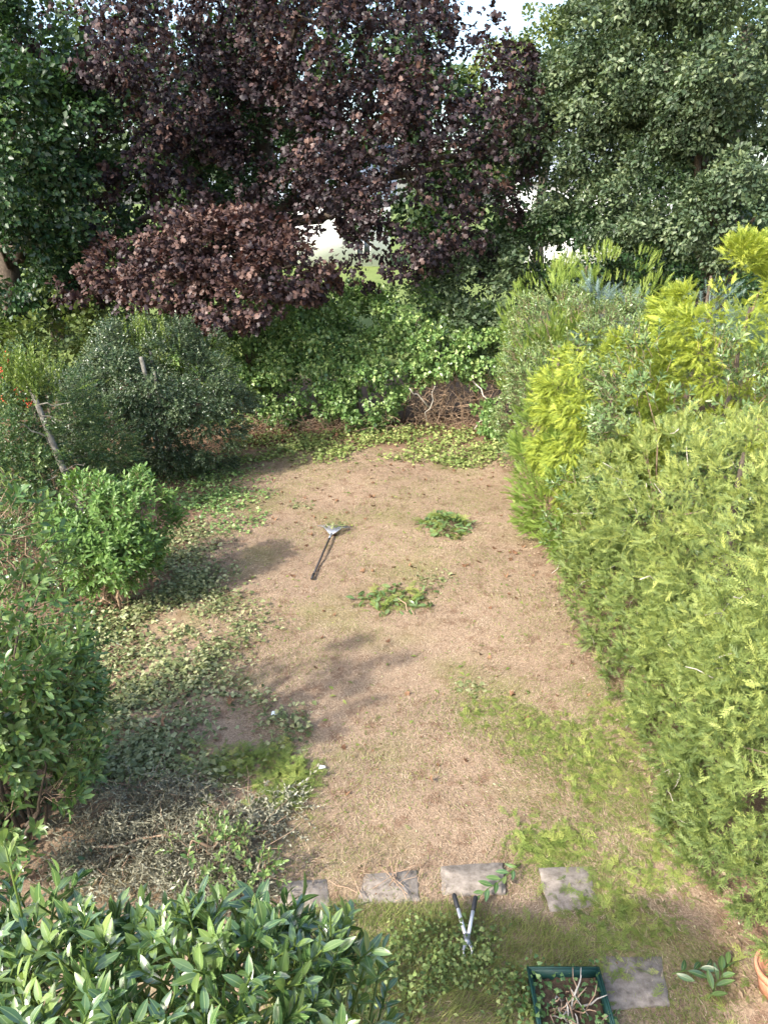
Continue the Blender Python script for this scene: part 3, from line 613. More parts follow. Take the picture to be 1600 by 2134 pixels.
for i in range(260):
    a = np.array([R.uniform(-3.2, .4), R.uniform(16.35, 16.9), R.uniform(.02, .35)]); d = unit(R.normal(size=3) * np.array([1, .5, .4])); l = R.uniform(.15, .5)
    A.tube(wobble(a, a + d * l, 4, .03), np.linspace(.006, .003, 4), 3, cap=False)
A.build('twig_tangle', MT['drytwig'], o, False, 'stuff')
for (a, b_, r_) in [((1.0, 16.75, .55), (.55, 16.5, 1.05), .022), ((1.9, 16.7, 1.2), (2.3, 16.5, .7), .02), ((2.3, 16.5, .7), (2.75, 16.4, .95), .014), ((.95, 16.6, .3), (1.1, 16.5, 1.1), .014), ((2.0, 16.6, .1), (2.5, 16.5, .75), .016)]:
    limb('bare_branch', a, b_, r_, r_ * .5, o, MT['whitetwig'], 6, .03, 5)

IV_STRIP = [(455, 925), (600, 905), (760, 895), (900, 890), (1075, 900), (1090, 965), (960, 975), (820, 960), (700, 968), (560, 955), (460, 975)]
p = scatter(IV_STRIP, 6500, 8, .9, 2.0, .07); A = Acc(); litter(A, [ivy_leaf, round_leaf], p, (.05, .085), .5, (.6, .2))
tag(A.build('ivy_ground_cover', MT['strip']), 'strip of trimmed ivy on the ground below the back hedge', 'ivy', None, 'stuff')
BR = [(470, 900), (620, 880), (780, 870), (950, 860), (1070, 865), (1080, 915), (900, 905), (700, 915), (480, 935)]
p = scatter(BR, 2600, 8, .6, 2.0, .04); A = Acc(); litter(A, [ivy_leaf, small_leaf], p, (.05, .09), .5, (.5, .2))
tag(A.build('dead_leaf_litter', MT['brown']), 'rusty brown dead leaves along the foot of the back hedge', 'leaf litter', None, 'stuff')

# ------------------------------------------------------------------ right-hand mixed hedge
def conifer(name, label, base, h, lobes, tpls, n, mat, sc, ax, nr, tint=(.5, .16), bumps=40, br=.22, bare=0, **kw):
    o = plant(name, base, label, 'conifer'); b = np.array(o.location)
    A = Acc(); A.tube(wobble(b + [0, 0, -.1], b + [0, 0, h], 6, .03), np.linspace(.09, .02, 6), 8); A.build('trunk', MT['bark'], o, True)
    pos, out = cloud(lobes, n, bumps=bumps, br=br, inner=.2, back=.3, **kw)
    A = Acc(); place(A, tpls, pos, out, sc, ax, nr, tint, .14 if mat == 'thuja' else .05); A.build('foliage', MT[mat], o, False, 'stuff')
    # boughs running out to the foliage
    for i in range(5):
        k = R.integers(0, len(pos)); limb('branch', b + np.array([0, 0, min(max(pos[k][2] - .3, .2), h * .95)]), b * np.array([1, 1, 0]) * .15 + pos[k] * np.array([.85, .85, 1]) + np.array([0, 0, 0]), .018, .005, o, MT['twig'], 5, .03, 5)
    return o, pos, out
AXT, NRT = (.75, .35, .8), (.6, .4, .8)
th = [('broad thuja of the right hedge nearest the house, with flat yellow green sprays', Lw((3.5, 4.4, 1.3), (1.12, 1.1, 1.85), 4.5), 3.0, 18500),
      ('second thuja of the right hedge counted from the house', Lw((3.6, 5.8, 1.25), (1.12, 1.2, 1.78), 4.5), 2.8, 16000),
      ('third thuja of the right hedge, with a browned patch near its top', Lw((3.55, 7.3, 1.15), (1.12, 1.2, 1.62), 4.2), 2.5, 13000),
      ('shorter thuja of the right hedge just before the laurel and golden cypress', Lw((3.4, 8.7, .9), (1.0, 1.05, 1.35), 3.6), 2.0, 8500)]
TH = []
for i, (lab, l, h, n) in enumerate(th):
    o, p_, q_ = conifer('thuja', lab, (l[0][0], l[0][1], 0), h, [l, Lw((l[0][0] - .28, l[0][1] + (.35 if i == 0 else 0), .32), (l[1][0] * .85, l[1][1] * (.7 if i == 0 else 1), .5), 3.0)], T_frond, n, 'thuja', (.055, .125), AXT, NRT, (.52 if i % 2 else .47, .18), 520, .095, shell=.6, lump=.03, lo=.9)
    o['group'] = 'thuja plants of the right hedge'; TH.append(o)
    px, py, dep = proj(p_)
    A = Acc()
    idx = R.choice(len(p_), 26)
    for k in idx:                                    # bare bleached twigs poking out of the clipped face
        d = unit(q_[k] + R.normal(size=3) * .6); A.tube(wobble(p_[k] - d * .2, p_[k] + d * R.uniform(.02, .1), 4, .015), np.linspace(.006, .003, 4), 4)
    A.build('bare_twigs', MT['whitetwig'], o, False, 'stuff')
gc, _, _ = conifer('golden_cypress', 'bright golden yellow cypress bulging from the middle of the right hedge', (3.3, 11, 0), 2.6, [Lw((3.2, 11.0, 1.7), (.78, .9, 1.45), 2.3)], T_gold, 8500, 'gold', (.085, .17), (1, -.1, .75), (.3, .9, .7), (.52, .18), 90, .2, lo=.85)
conifer('golden_cypress', 'tall golden yellow cypress at the right edge behind the laurel', (5.3, 11.5, 0), 3.4, [Lw((5.3, 11.2, 2.2), (1.25, 1.1, 1.95), 3.0)], T_gold, 14500, 'gold', (.10, .19), (1, .15, .75), (.3, .9, .75), (.55, .18), 100, .2, lo=.85)
conifer('green_cypress', 'feathery green cypress at the left face of the right hedge', (2.85, 12.7, 0), 2.6, [Lw((2.85, 12.6, 1.1), (.5, .7, 1.1), 2.4), Lw((2.75, 10.9, .75), (.6, .9, .85), 2.4), Lw((2.75, 9.9, .5), (.45, .6, .5), 2.2)], T_feather, 5000, 'feather', (.1, .2), (.8, .5, .5), (.5, .3, .7), (.5, .15), 50, .26)
conifer('green_cypress', 'light green cypress with feathery tips at the far end of the right hedge', (4.1, 16.4, 0), 3.6, [Lw((3.5, 16.4, 1.9), (.8, .8, 1.75), 2.2), Lw((4.7, 16.4, 2.0), (.95, .8, 1.85), 2.2)], T_feather, 3600, 'feather', (.14, .26), (.6, .9, .4), (.6, .2, .6), (.5, .15), 70, .22, lo=.88)
conifer('blue_spruce', 'soft blue grey conifer among the far end of the right hedge', (4.5, 15.1, 0), 3.3, [Lw((4.3, 15.1, 2.6), (.72, .5, .45), 2), Lw((4.0, 15.0, 3.05), (.25, .25, .4), 2)], T_spruce, 300, 'blue', (.2, .32), (.9, .5, .4), (.5, .5, .5), (.5, .15), 30, .3)
conifer('blue_spruce', 'small dark blue spruce tip left of the tall golden cypress', (5.35, 13.2, 0), 3.7, [Lw((5.35, 13.2, 3.0), (.4, .4, .75), 1.6)], T_spruce, 120, 'blue', (.25, .4), (.9, .4, .4), (.5, .5, .5), (.3, .12), 20, .3)

def laurel(name, label, base, lobes, nsh, k, length, spread, size, mat, nparts, axw=(1, .6, .4), tpl=shrub_leaf, stems=6, bumps=90, br=.2, lo=.86, cat='laurel', tint=(.5, .14), group=None, bark='twig', **kw):
    o = plant(name, base, label, cat, group); b = np.array(o.location)
    pos, out = cloud(lobes, nsh, bumps=bumps, br=br, inner=.2, back=.3, lo=lo, **kw)
    lp, lf, ls, lt, a = shoots_to_leaves(pos, out, k, length, spread, size, axw, tint)
    leaf_parts(o, tpl, mat, lp, lf, ls, lt, nparts, low_tpl=far_leaf if base[1] > 6 else mid_leaf)
    A = Acc()
    for i in range(len(pos)): A.tube(np.array([pos[i] - a[i] * length * .5, pos[i] + a[i] * length * .9]), [.004, .0025], 3, cap=False)
    A.build('twigs', MT['twig'], o, False, 'stuff')
    for i in range(stems):
        j = R.integers(0, len(pos)); e = b * np.array([.35, .35, 0]) + pos[j] * np.array([.65, .65, .9])
        limb('stem', b + np.array([R.uniform(-.2, .2), R.uniform(-.2, .2), -.03]), e, .02, .006, o, MT[bark], 6, .04, 6)
    return o
laurel('cherry_laurel', 'glossy green cherry laurel between the thujas and the golden cypresses', (4.0, 9.4, 0), [Lw((3.9, 9.5, 1.75), (1.05, 1.0, 1.45), 2.6), Lw((4.9, 9.1, 1.7), (.9, .9, 1.3), 2.6)], 1400, 8, .15, 1.0, .105, 'hedge_laurel', 220, tint=(.45, .14))
laurel('cherry_laurel', 'cherry laurel with reddish tips at the far left corner of the right hedge', (3.5, 14.2, 0), [Lw((3.35, 14.0, 1.6), (.98, 1.3, 1.6), 2.8), Lw((4.4, 13.2, 1.9), (1.0, 1.0, 1.2), 2.4)], 2300, 8, .15, .95, .095, 'hedge_laurel', 150, tint=(.6, .16))
laurel('cherry_laurel', 'small laurel shoots low in the right hedge below the golden cypress', (2.9, 9.75, 0), [Lw((2.75, 9.6, .9), (.42, .5, .75), 2.2)], 90, 8, .14, 1.0, .1, 'hedge_laurel', 60, tint=(.4, .12), stems=4)

# ------------------------------------------------------------------ left side shrubs
HLB = [Lw((-4.25, 14.0, 1.35), (1.35, 1.0, 1.3), 2.4), Lw((-5.0, 13.7, 1.3), (.8, .8, 1.2), 2.2), Lw((-3.3, 14.2, 1.0), (.72, .7, 1.1), 2.2)]
o, p_, q_ = tree('holly_bush', 'dark glossy holly bush on the left in front of the back hedge', (-4.2, 14, 0), (-4.2, 14, 2.3), .07, HLB, T_holly, 8500, 'holly', 'greybark', limbs=3, cat='holly', fol='foliage', bumps=60, br=.22, inner=.5, sc=(.8, 1.4), tint=(.52, .22))
A = Acc(); b0 = np.array([-4.2, 13.8, 2.45]); n = 46
place(A, T_shoot, b0 + R.normal(size=(n, 3)) * np.array([.22, .15, .1]), np.tile([0, -.1, 1.0], (n, 1)), (.8, 1.5), (1, .5, .35), (.5, .5, .5), (.55, .15)); A.build('young_shoots', MT['shoot'], o, False, 'stuff')
limb('cut_stem', (-4.15, 13.7, .3), (-4.1, 13.1, 2.35), .05, .035, o, MT['greybark'], 6, .02, 8)
limb('cut_stem', (-3.95, 13.7, .3), (-3.9, 13.1, 2.1), .04, .025, o, MT['greybark'], 6, .02, 8)

PYB = [Lw((-5.35, 11.7, 1.45), (.8, .8, 1.3), 2.3), Lw((-5.9, 11.0, 1.2), (.7, .8, 1.2), 2.3), Lw((-4.7, 11.9, .9), (.5, .6, .9), 2.2), Lw((-4.85, 10.3, .75), (.35, .3, .75), 2.2), Lw((-4.5, 10.2, .5), (.3, .25, .5), 2.2), Lw((-5.1, 10.7, 1.8), (.3, .3, .4), 2.2)]
o, p_, q_ = tree('pyracantha', 'pyracantha bush with clusters of red berries at the left edge', (-5.4, 11.7, 0), (-5.4, 11.7, 2.2), .05, PYB, T_pyra, 4700, 'pyra', limbs=3, cat='bush', fol='foliage', bumps=56, br=.24, inner=.5, sc=(.8, 1.4), tint=(.5, .2))
ico = []
for th_ in (-.9, 0, .9):
    for k in range(5): ico.append([math.cos(th_) * math.cos(k * 1.2566), math.cos(th_) * math.sin(k * 1.2566), math.sin(th_)])
ico = [[0, 0, -1]] + ico + [[0, 0, 1]]
fi = [[0, 1 + (k + 1) % 5, 1 + k] for k in range(5)] + [[1 + r * 5 + k, 1 + r * 5 + (k + 1) % 5, 6 + r * 5 + (k + 1) % 5, 6 + r * 5 + k] for r in range(2) for k in range(5)] + [[11 + k, 11 + (k + 1) % 5, 16] for k in range(5)]
ball = Tpl(ico, fi)
for (bx, by) in [(8, 775), (14, 750), (38, 815), (3, 828), (56, 840), (112, 938)]:
    c = P(bx, by, 10.75 if bx < 90 else 11.0); n = 13; A = Acc()
    A.inst(ball, c + R.normal(size=(n, 3)) * np.array([.035, .03, .05]), np.tile(np.eye(3), (n, 1, 1)), R.uniform(.010, .014, n), R.random(n)); A.build('berry_cluster', MT['berry'], o, True, 'stuff')

o = plant('pollarded_trunk', G(128, 1095) * 0 + np.array([-4.3, 10.6, 0]), 'leaning grey cut back trunk with a tuft of fresh shoots at its top', 'tree')
A = Acc(); tp = P(66, 812, 10.8); b = np.array([-4.3, 10.55, -.05]); A.tube(wobble(b, tp, 8, .007), np.linspace(.06, .036, 8), 10); A.build('trunk', MT['greybark'], o, True)
A = Acc(); n = 110; place(A, T_shoot, tp + R.normal(size=(n, 3)) * np.array([.2, .15, .12]) + [0, 0, .08], unit(np.tile([0, -.1, .9], (n, 1)) + R.normal(size=(n, 3)) * .35), (.8, 1.5), (1, .3, .4), (.5, .5, .5), (.5, .18)); A.build('young_shoots', MT['shoot'], o, False, 'stuff')
for i in range(9):
    t = R.uniform(.25, .95); s_ = b * (1 - t) + tp * t; d = unit(np.array([R.normal(), -.4 * abs(R.normal()), R.normal() * .4 + .2])); limb('bare_branch', s_, s_ + d * R.uniform(.3, .6), .012, .004, o, MT['greybark'], 5, .03, 5)

laurel('lance_leaved_shrub', 'rounded mid green shrub with lance leaves on bare stems at left', (-3.4, 8.75, 0), [Lw((-3.42, 8.95, 1.05), (.58, .5, .42), 2.3), Lw((-3.5, 8.7, .75), (.42, .4, .3), 2.2)], 1250, 9, .17, 1.05, .105, 'lance', 260, (1, .35, .4), lance_leaf, stems=14, cat='shrub', tint=(.5, .14), bark='drytwig', zmin=.38, bumps=34, br=.3, lo=.78)
laurel('evergreen_shrub', 'tall evergreen shrub with oval leaves at the left edge of the lawn', (-2.95, 4.85, 0), [Lw((-3.0, 4.85, 1.25), (.5, .58, 1.55), 3.4), Lw((-3.4, 5.2, 1.0), (.5, .5, 1.2), 2.6)], 1900, 9, .16, 1.05, .10, 'shrub', 300, (1, .35, .4), shrub_leaf, stems=10, cat='shrub', tint=(.54, .16), bark='bark')
laurel('grey_leaved_shrub', 'low grey green leafy plant between pyracantha and the oval leaved shrub', (-4.6, 9.0, 0), [Lw((-4.75, 9.2, .55), (.5, .6, .5), 2.2)], 160, 7, .13, 1.0, .08, 'shrub', 40, stems=5, cat='shrub', tint=(.62, .12))

# ------------------------------------------------------------------ foreground cherry laurel
o = plant('cherry_laurel', (-.9, 1.5, 0), 'big glossy leaved cherry laurel in the bottom left foreground', 'laurel'); b = np.array(o.location)
pos, out = [], []
for x in np.arange(-1.75, -.1, .060):
    for y in np.arange(1.22, 1.96, .060):
        xx, yy = x + R.uniform(-.035, .035), y + R.uniform(-.035, .035)
        hgt = 2.625 + .06 * vnoise(xx * 4, yy * 4, 1) + .05 * math.exp(-((xx + .42) / .2) ** 2) - .09 * max(0, -(xx + .85)) - .25 * max(0, (xx + .4)) ** 1.0 * 1.2 - .9 * max(0, yy - 1.76) + R.normal() * .03
        pos.append([xx, yy, hgt]); out.append([R.normal() * .25 + .5 * max(0, xx + .3), R.normal() * .25 + .3 * max(0, yy - 1.6), 1.0])
for z in np.arange(1.5, 2.5, .1):                    # right-hand flank and the far flank
    for y in np.arange(1.2, 1.9, .11): pos.append([-.13 + R.normal() * .03, y + R.normal() * .03, z + R.normal() * .03]); out.append([.9, R.normal() * .3, .5])
    for x in np.arange(-1.75, .0, .13): pos.append([x + R.normal() * .03, 1.9 + R.normal() * .03, z]); out.append([R.normal() * .3, .9, .5])
for x in np.arange(-1.75, -.12, .075):                 # shaded leaves below the top layer
    for y in np.arange(1.2, 1.9, .085): pos.append([x + R.normal() * .03, y + R.normal() * .03, 2.36 + R.normal() * .05]); out.append([R.normal() * .6, R.normal() * .6, .6])
pos, out = np.array(pos), unit(np.array(out))
lp, lf, ls, lt, a = shoots_to_leaves(pos, out, 8, .11, 1.0, .094, (1, .15, .85), (.52, .2))
# the tall pale shoot at the left
ts = P(48, 1915, 1.78); ex = sprig_leaves(6, .2, .5, .11)
lp = np.vstack([lp] + [(ts + np.array([0, 0, .12]) + np.array([q[0][0], q[0][2], q[0][1]]))[None] for q in ex])
Rz = np.array([[1, 0, 0], [0, 0, 1], [0, 1, 0]], float)
lf = np.concatenate([lf] + [(Rz @ q[1])[None] * np.array([-1, 1, 1]) for q in ex]); ls = np.concatenate([ls, [q[2] for q in ex]]); lt = np.concatenate([lt, [.8] * 6])
leaf_parts(o, laurel_leaf, 'laurel', lp, lf, ls, lt, 300, low_tpl=blade(.35, 4, .3, .16, .5))
A = Acc()
for i in range(len(pos)): A.tube(np.array([pos[i] - a[i] * .1, pos[i] + a[i] * .13]), [.005, .003], 4, cap=False)
A.tube(np.array([ts - [0, 0, .15], ts + [0, 0, .32]]), [.005, .003], 5); A.build('twigs', MT['shoot'], o, False, 'stuff')
for i in range(9):
    e = np.array([R.uniform(-1.6, -.1), R.uniform(1.2, 1.8), 2.4]); limb('stem', b + np.array([R.uniform(-.4, .4), R.uniform(-.2, .2), -.03]), e, .03, .008, o, MT['bark'], 7, .05, 6)

# ------------------------------------------------------------------ clippings on the ground
def stuff_thing(name, label, cat, parts):
    o = None; A = Acc()
    return A
def heap(name, label, cat, poly, n, tpls, sc, mat, h=.06, flat=.45, tint=(.5, .2), clump=.8, cs=3.0, edge=14):
    p = scatter(poly, n, edge, clump, cs, h); A = Acc(); litter(A, tpls, p, sc, flat, tint)
    return tag(A.build(name, MT[mat]), label, cat, None, 'stuff')
heap('ivy_clippings', 'broad spread of cut ivy and leaves along the left of the lawn', 'clippings', [(150, 1330), (250, 1290), (360, 1120), (430, 1090), (450, 1250), (545, 1300), (440, 1400), (470, 1470), (560, 1470), (650, 1530), (600, 1590), (440, 1640), (300, 1640), (160, 1660)], 12000, [ivy_leaf, round_leaf, small_leaf, far_leaf], (.03, .075), 'cut_ivy', .05, .5, (.58, .24), .7, 2.6, 34)
heap('ivy_clippings', 'darker cut ivy in front of the holly bush', 'clippings', [(370, 1060), (370, 960), (470, 960), (570, 1050), (520, 1090), (450, 1110), (400, 1120)], 2600, [ivy_leaf, round_leaf, small_leaf], (.035, .08), 'ivy', .05, .5, (.55, .24), .8, 3.0, 26)
heap('conifer_clippings', 'bright green conifer clippings at the left of the bare lawn', 'clippings', [(400, 1610), (520, 1560), (640, 1570), (665, 1620), (600, 1690), (500, 1710), (420, 1680)], 620, T_clip, (.06, .15), 'cut_thuja', .05, .5, (.42, .22), .8, 4, 30)
heap('conifer_clippings', 'green conifer clippings strewn wide beside the right hedge', 'clippings', [(960, 1480), (1120, 1440), (1280, 1450), (1350, 1570), (1420, 1700), (1500, 1850), (1560, 2010), (1500, 2150), (1260, 2150), (1250, 1950), (1160, 1900), (1240, 1800), (1080, 1760), (1120, 1640), (1010, 1560)], 2500, T_clip, (.04, .12), 'cut_thuja', .014, .4, (.55, .24), 1.0, 2.8, 34)
heap('conifer_clippings', 'denser green conifer clippings in front of the slabs by the right hedge', 'clippings', [(1080, 1730), (1180, 1715), (1250, 1740), (1230, 1780), (1140, 1800), (1080, 1770)], 120, T_clip, (.07, .16), 'cut_thuja', .02, .35, (.5, .2), .3, 3, 20)
heap('wilted_cuttings', 'grey wilted leafy cuttings piled behind the foreground laurel', 'cuttings', [(150, 1680), (330, 1640), (480, 1660), (560, 1700), (560, 1800), (560, 1910), (260, 1930), (100, 1860)], 2100, [sprig(diamond(.28), 9, .16, .9, .045, .003) for _ in range(4)], (.8, 1.3), 'grey_cut', .10, .6, (.45, .22), .5)
A = Acc()
for p_ in scatter([(180, 1680), (480, 1650), (560, 1720), (540, 1850), (200, 1880)], 90, 10):
    a = R.uniform(0, math.pi); d = np.array([math.cos(a), math.sin(a), R.normal() * .1]); A.tube(wobble(p_ + [0, 0, .05], p_ + d * R.uniform(.2, .6) + [0, 0, .08], 5, .02), np.linspace(.005, .002, 5), 4, cap=False)
tag(A.build('cut_twigs', MT['drytwig']), 'thin brown cut twigs tangled in the grey wilted cuttings', 'twigs', None, 'stuff')
A = Acc(); A.tube(wobble(G(200, 1765, .12), G(562, 1708, .1), 9, .012), np.linspace(.011, .005, 9), 6); tag(A.build('cut_branch', MT['drytwig'], None, True), 'long straight brown cut branch lying across the grey cuttings', 'branch')
A = Acc(); A.tube(wobble(G(410, 1850, .12), G(405, 1690, .1), 8, .012), np.linspace(.009, .004, 8), 6); tag(A.build('cut_branch', MT['drytwig'], None, True), 'reddish brown cut branch pointing away across the grey cuttings', 'branch')
heap('privet_cuttings', 'pale grey green leafy cuttings at the right of the grey pile', 'cuttings', [(520, 1690), (610, 1660), (625, 1690), (560, 1740), (520, 1780), (490, 1750)], 130, [sprig(diamond(.4), 12, .22, .9, .05, .003) for _ in range(3)], (.8, 1.2), 'grey_cut', .05, .3, (.8, .15), .2)
laurel('small_leafy_shrub', 'small grey green leafy shoots just behind the foreground laurel', (-1.35, 4.55, 0), [Lw((-1.3, 4.5, .16), (.3, .2, .18), 2.2), Lw((-1.0, 4.35, .14), (.2, .16, .15), 2.2)], 70, 8, .12, .9, .06, 'shrub', 60, stems=5, cat='shrub', tint=(.72, .1))
heap('ivy_ground_cover', 'ivy and weeds in the shade around the planter in front of the slabs', 'ivy', [(560, 1920), (700, 1900), (940, 1930), (1080, 1960), (1110, 2020), (1110, 2150), (560, 2150)], 2900, [ivy_leaf, round_leaf, small_leaf], (.018, .042), 'strip', .06, .6, (.3, .24), 1.3, 5.0, 34)
blades([(560, 1910), (720, 1885), (960, 1890), (1150, 1930), (1250, 1990), (1110, 2150), (560, 2150)], 15000, (.04, .11), .004, 'grass', 'long_grass', 'longer green grass around the ivy in front of the slabs', lift=1.2)
def pile(label, c, rx, ry, h, n, nfr):
    o = plant('clipping_pile', c, label, 'clippings')
    a = R.uniform(0, 2 * math.pi, n); r = np.sqrt(R.random(n)) * R.uniform(.75, 1.1, n); x, y = c[0] + rx * r * np.cos(a), c[1] + ry * r * np.sin(a)
    p = np.column_stack([x, y, gz(x, y) + .01 + h * np.clip(1 - r, 0, 1) * R.uniform(.4, 1, n)]); A = Acc(); litter(A, T_clip, p[:nfr], (.12, .22), .5, (.5, .2)); A.build('conifer_sprays', MT['cut_thuja'], o, False, 'stuff')
    q = p[nfr:]; m = len(q); an = R.uniform(0, 2 * math.pi, m); ax = np.column_stack([np.cos(an), np.sin(an), R.normal(size=m) * .3]); fr = frames(ax, np.column_stack([R.normal(size=(m, 2)) * .5, np.ones(m)]))
    leaf_parts(o, shrub_leaf, 'hedge_laurel', q + [0, 0, .02], fr, R.uniform(.09, .13, m), R.normal(.5, .2, m), min(m, 70))
    A = Acc(); A.tube(wobble(np.array(c) + [rx * .1, -ry * .3, .1], np.array(c) + [rx * .45, -ry * 1.1, .03], 6, .02), np.linspace(.007, .004, 6), 5); A.build('twig', MT['drytwig'], o, True)
c1, c2 = G(928, 1098), G(820, 1252)
pile('heap of laurel leaves and green clippings right of the rake', c1, .42, .55, .22, 330, 130)
pile('flatter scatter of yellow green clippings in the middle of the lawn', c2, .55, .38, .06, 190, 110)
heap('clipping_scraps', 'thin scatter of green clippings across the bare lawn', 'clippings', [(480, 960), (1070, 960), (1120, 1200), (1290, 1430), (1000, 1480), (900, 1700), (700, 1800), (650, 1500), (480, 1300)], 420, [small_leaf, lance_leaf, T_clip[0]], (.04, .09), 'cut_thuja', .004, .2, (.5, .2), 1.2, 1.3)
for poly, n in (([(610, 1040), (650, 1045), (650, 1060), (605, 1062)], 60), ([(870, 1200), (930, 1190), (960, 1215), (900, 1240), (860, 1230)], 70), ([(480, 1290), (545, 1290), (540, 1320), (490, 1330)], 60), ([(940, 1430), (1000, 1410), (1010, 1440), (950, 1450)], 40)):
    c = np.mean(poly, 0); heap('leaf_scraps', {610: 'small green tuft of clippings near the far left of the bare lawn', 870: 'small tuft of clippings behind the middle scatter on the lawn', 480: 'pale leaf scraps beside the left spread of ivy', 940: 'dull green scraps on the lawn left of the hedge clippings'}[poly[0][0]], 'clippings', poly, n, [small_leaf, ivy_leaf], (.04, .08), 'cut_ivy', .01, .3, (.55, .2), 0)

heap('weed_cover', 'low weeds and fallen leaves under the shrubs at the left edge', 'weeds', [(-150, 1080), (110, 1080), (250, 1290), (170, 1400), (160, 1680), (200, 1930), (-150, 1930)], 7500, [ivy_leaf, round_leaf, small_leaf], (.03, .07), 'pyra', .06, .6, (.5, .25), .6, 2.5, 30)
heap('weed_cover', 'dark weeds on the ground below the holly and pyracantha', 'weeds', [(-150, 960), (480, 940), (430, 1010), (330, 1030), (-150, 1120)], 3600, [ivy_leaf, round_leaf, small_leaf], (.04, .08), 'pyra', .06, .6, (.4, .22), .5, 2.5, 20)
heap('hedge_litter', 'brown dead conifer bits on the soil along the right hedge', 'litter', [(1060, 960), (1110, 960), (1150, 1180), (1320, 1410), (1440, 1640), (1600, 1900), (1640, 2134), (1560, 2134), (1490, 1930), (1360, 1680), (1250, 1440), (1090, 1190)], 2200, [small_leaf, far_leaf, T_clip[0]], (.02, .06), 'straw', .015, .4, (.25, .22), .5, 2.0, 16)
heap('lawn_debris', 'tiny dark leaf crumbs and bits strewn over the dry lawn', 'debris', LAWN, 2600, [tiny_leaf, needle], (.012, .035), 'brown', .004, .4, (.35, .3), .8, 1.5, 20)
heap('lawn_debris', 'tiny pale leaf bits strewn over the dry lawn', 'debris', LAWN, 900, [tiny_leaf], (.012, .035), 'cut_ivy', .004, .4, (.75, .2), .8, 1.8, 20)
# brown fallen leaves, each one a thing
dl = []
for j in range(6):
    A = Acc(); q = Tpl(maple_leaf.v * np.array([1, 1, 1]) + np.column_stack([np.zeros(len(maple_leaf.v)), np.zeros(len(maple_leaf.v)), 0.5 * (maple_leaf.v[:, 0] * (1 + .3 * j)) ** 2 + .12 * np.sin(7 * maple_leaf.v[:, 1] + j)]), maple_leaf.f)
    A.inst(q, np.array([[0, -.4, .04]]), np.eye(3)[None], np.array([1.0]), np.array([.2 + .12 * j])); dl.append(A.mesh('fallen_leaf', MT['brown']))
pts = np.vstack([scatter([(500, 970), (1075, 960), (1110, 1180), (700, 1200), (560, 1090), (480, 980)], 105, 6, .6, 1.0), scatter([(560, 1180), (1110, 1180), (1280, 1420), (900, 1750), (700, 1700), (620, 1300)], 26, 5)])
for i, q in enumerate(pts):
    l = bpy.data.objects.new('fallen_leaf', dl[i % 6]); C.objects.link(l); s = R.uniform(.045, .085); l.scale = (s, s, s); l.location = (q[0], q[1], gz(q[0], q[1]) + .012); l.rotation_euler = (R.normal() * .25, R.normal() * .25, R.uniform(0, 6.28))
    tag(l, 'small curled brown fallen leaf on the dry lawn', 'leaf', 'brown fallen leaves on the lawn')
for (x, y, s, lab) in [(337, 1519, .15, 'large curled rusty brown leaf among the cut ivy at left'), (483, 1474, .10, 'dark red brown leaf at the edge of the cut ivy'), (896, 1628, .07, 'brown leaf in the middle of the near bare lawn')]:
    c = G(x, y); l = bpy.data.objects.new('fallen_leaf', dl[4]); C.objects.link(l); l.scale = (s, s, s); l.location = (c[0], c[1], gz(c[0], c[1]) + .05); l.rotation_euler = (.3, .2, x); tag(l, lab, 'leaf')
for (x, y, s, lab) in [(575, 1497, .045, 'pale blue scrap of paper on the cut ivy'), (672, 1612, .03, 'tiny white scrap on the lawn right of the conifer clippings')]:
    c = G(x, y); A = Acc(); V = np.array([[-s, -s * .6, 0], [s, -s * .5, .01], [s * .9, s * .6, .004], [-s * .8, s * .7, .012], [0, 0, .015]]) + [c[0], c[1], gz(c[0], c[1]) + .035]
    A.raw(V, [[0, 1, 4], [1, 2, 4], [2, 3, 4], [3, 0, 4]], None); tag(A.build('paper_scrap', MT['paper']), lab, 'scrap')

# ------------------------------------------------------------------ slabs
def slab(name, label, quad, tilt=0):
    W = np.array([G(x, y, .02) for x, y in quad]); c = W.mean(0); n = 7; A = Acc(); V = []
    # worn edge: outline points pulled in and out by a few millimetres
    out = []
    for i in range(4):
        for t in np.linspace(0, 1, n, endpoint=False): out.append(W[i] * (1 - t) + W[(i + 1) % 4] * t)
    out = np.array(out); out[:, :2] += R.normal(size=(len(out), 2)) * .0035; k = len(out)
    zt = np.max(gz(out[:, 0], out[:, 1])) + .007
    inn = c + (out - c) * .97; lower = out.copy(); lower[:, 2] = -.05; edge = out.copy(); edge[:, 2] = zt - .006; inn[:, 2] = zt; cc = c.copy(); cc[2] = zt
    V = np.vstack([lower, edge, inn, cc[None]]); f4 = []; f3 = []
    for i in range(k):
        j = (i + 1) % k; f4 += [[i, j, k + j, k + i], [k + i, k + j, 2 * k + j, 2 * k + i]]; f3.append([2 * k + i, 2 * k + j, 3 * k])
    A.raw(V, f3, f4); return tag(A.build(name, MT['slab']), label, 'paving slab', 'paving slabs set in the lawn')
for lab, quad in SLABS: slab('paving_slab', lab, quad)
A = Acc()
for p_ in scatter([(740, 1820), (880, 1815), (880, 1890), (730, 1890)], 14, 8):
    a = R.uniform(0, math.pi); A.tube(wobble(p_ + [0, 0, .045], p_ + [math.cos(a) * .25, math.sin(a) * .25, .05], 4, .01), np.linspace(.004, .002, 4), 4, cap=False)
tag(A.build('dry_twigs', MT['drytwig']), 'dry brown twigs lying over the second slab', 'twigs', None, 'stuff')

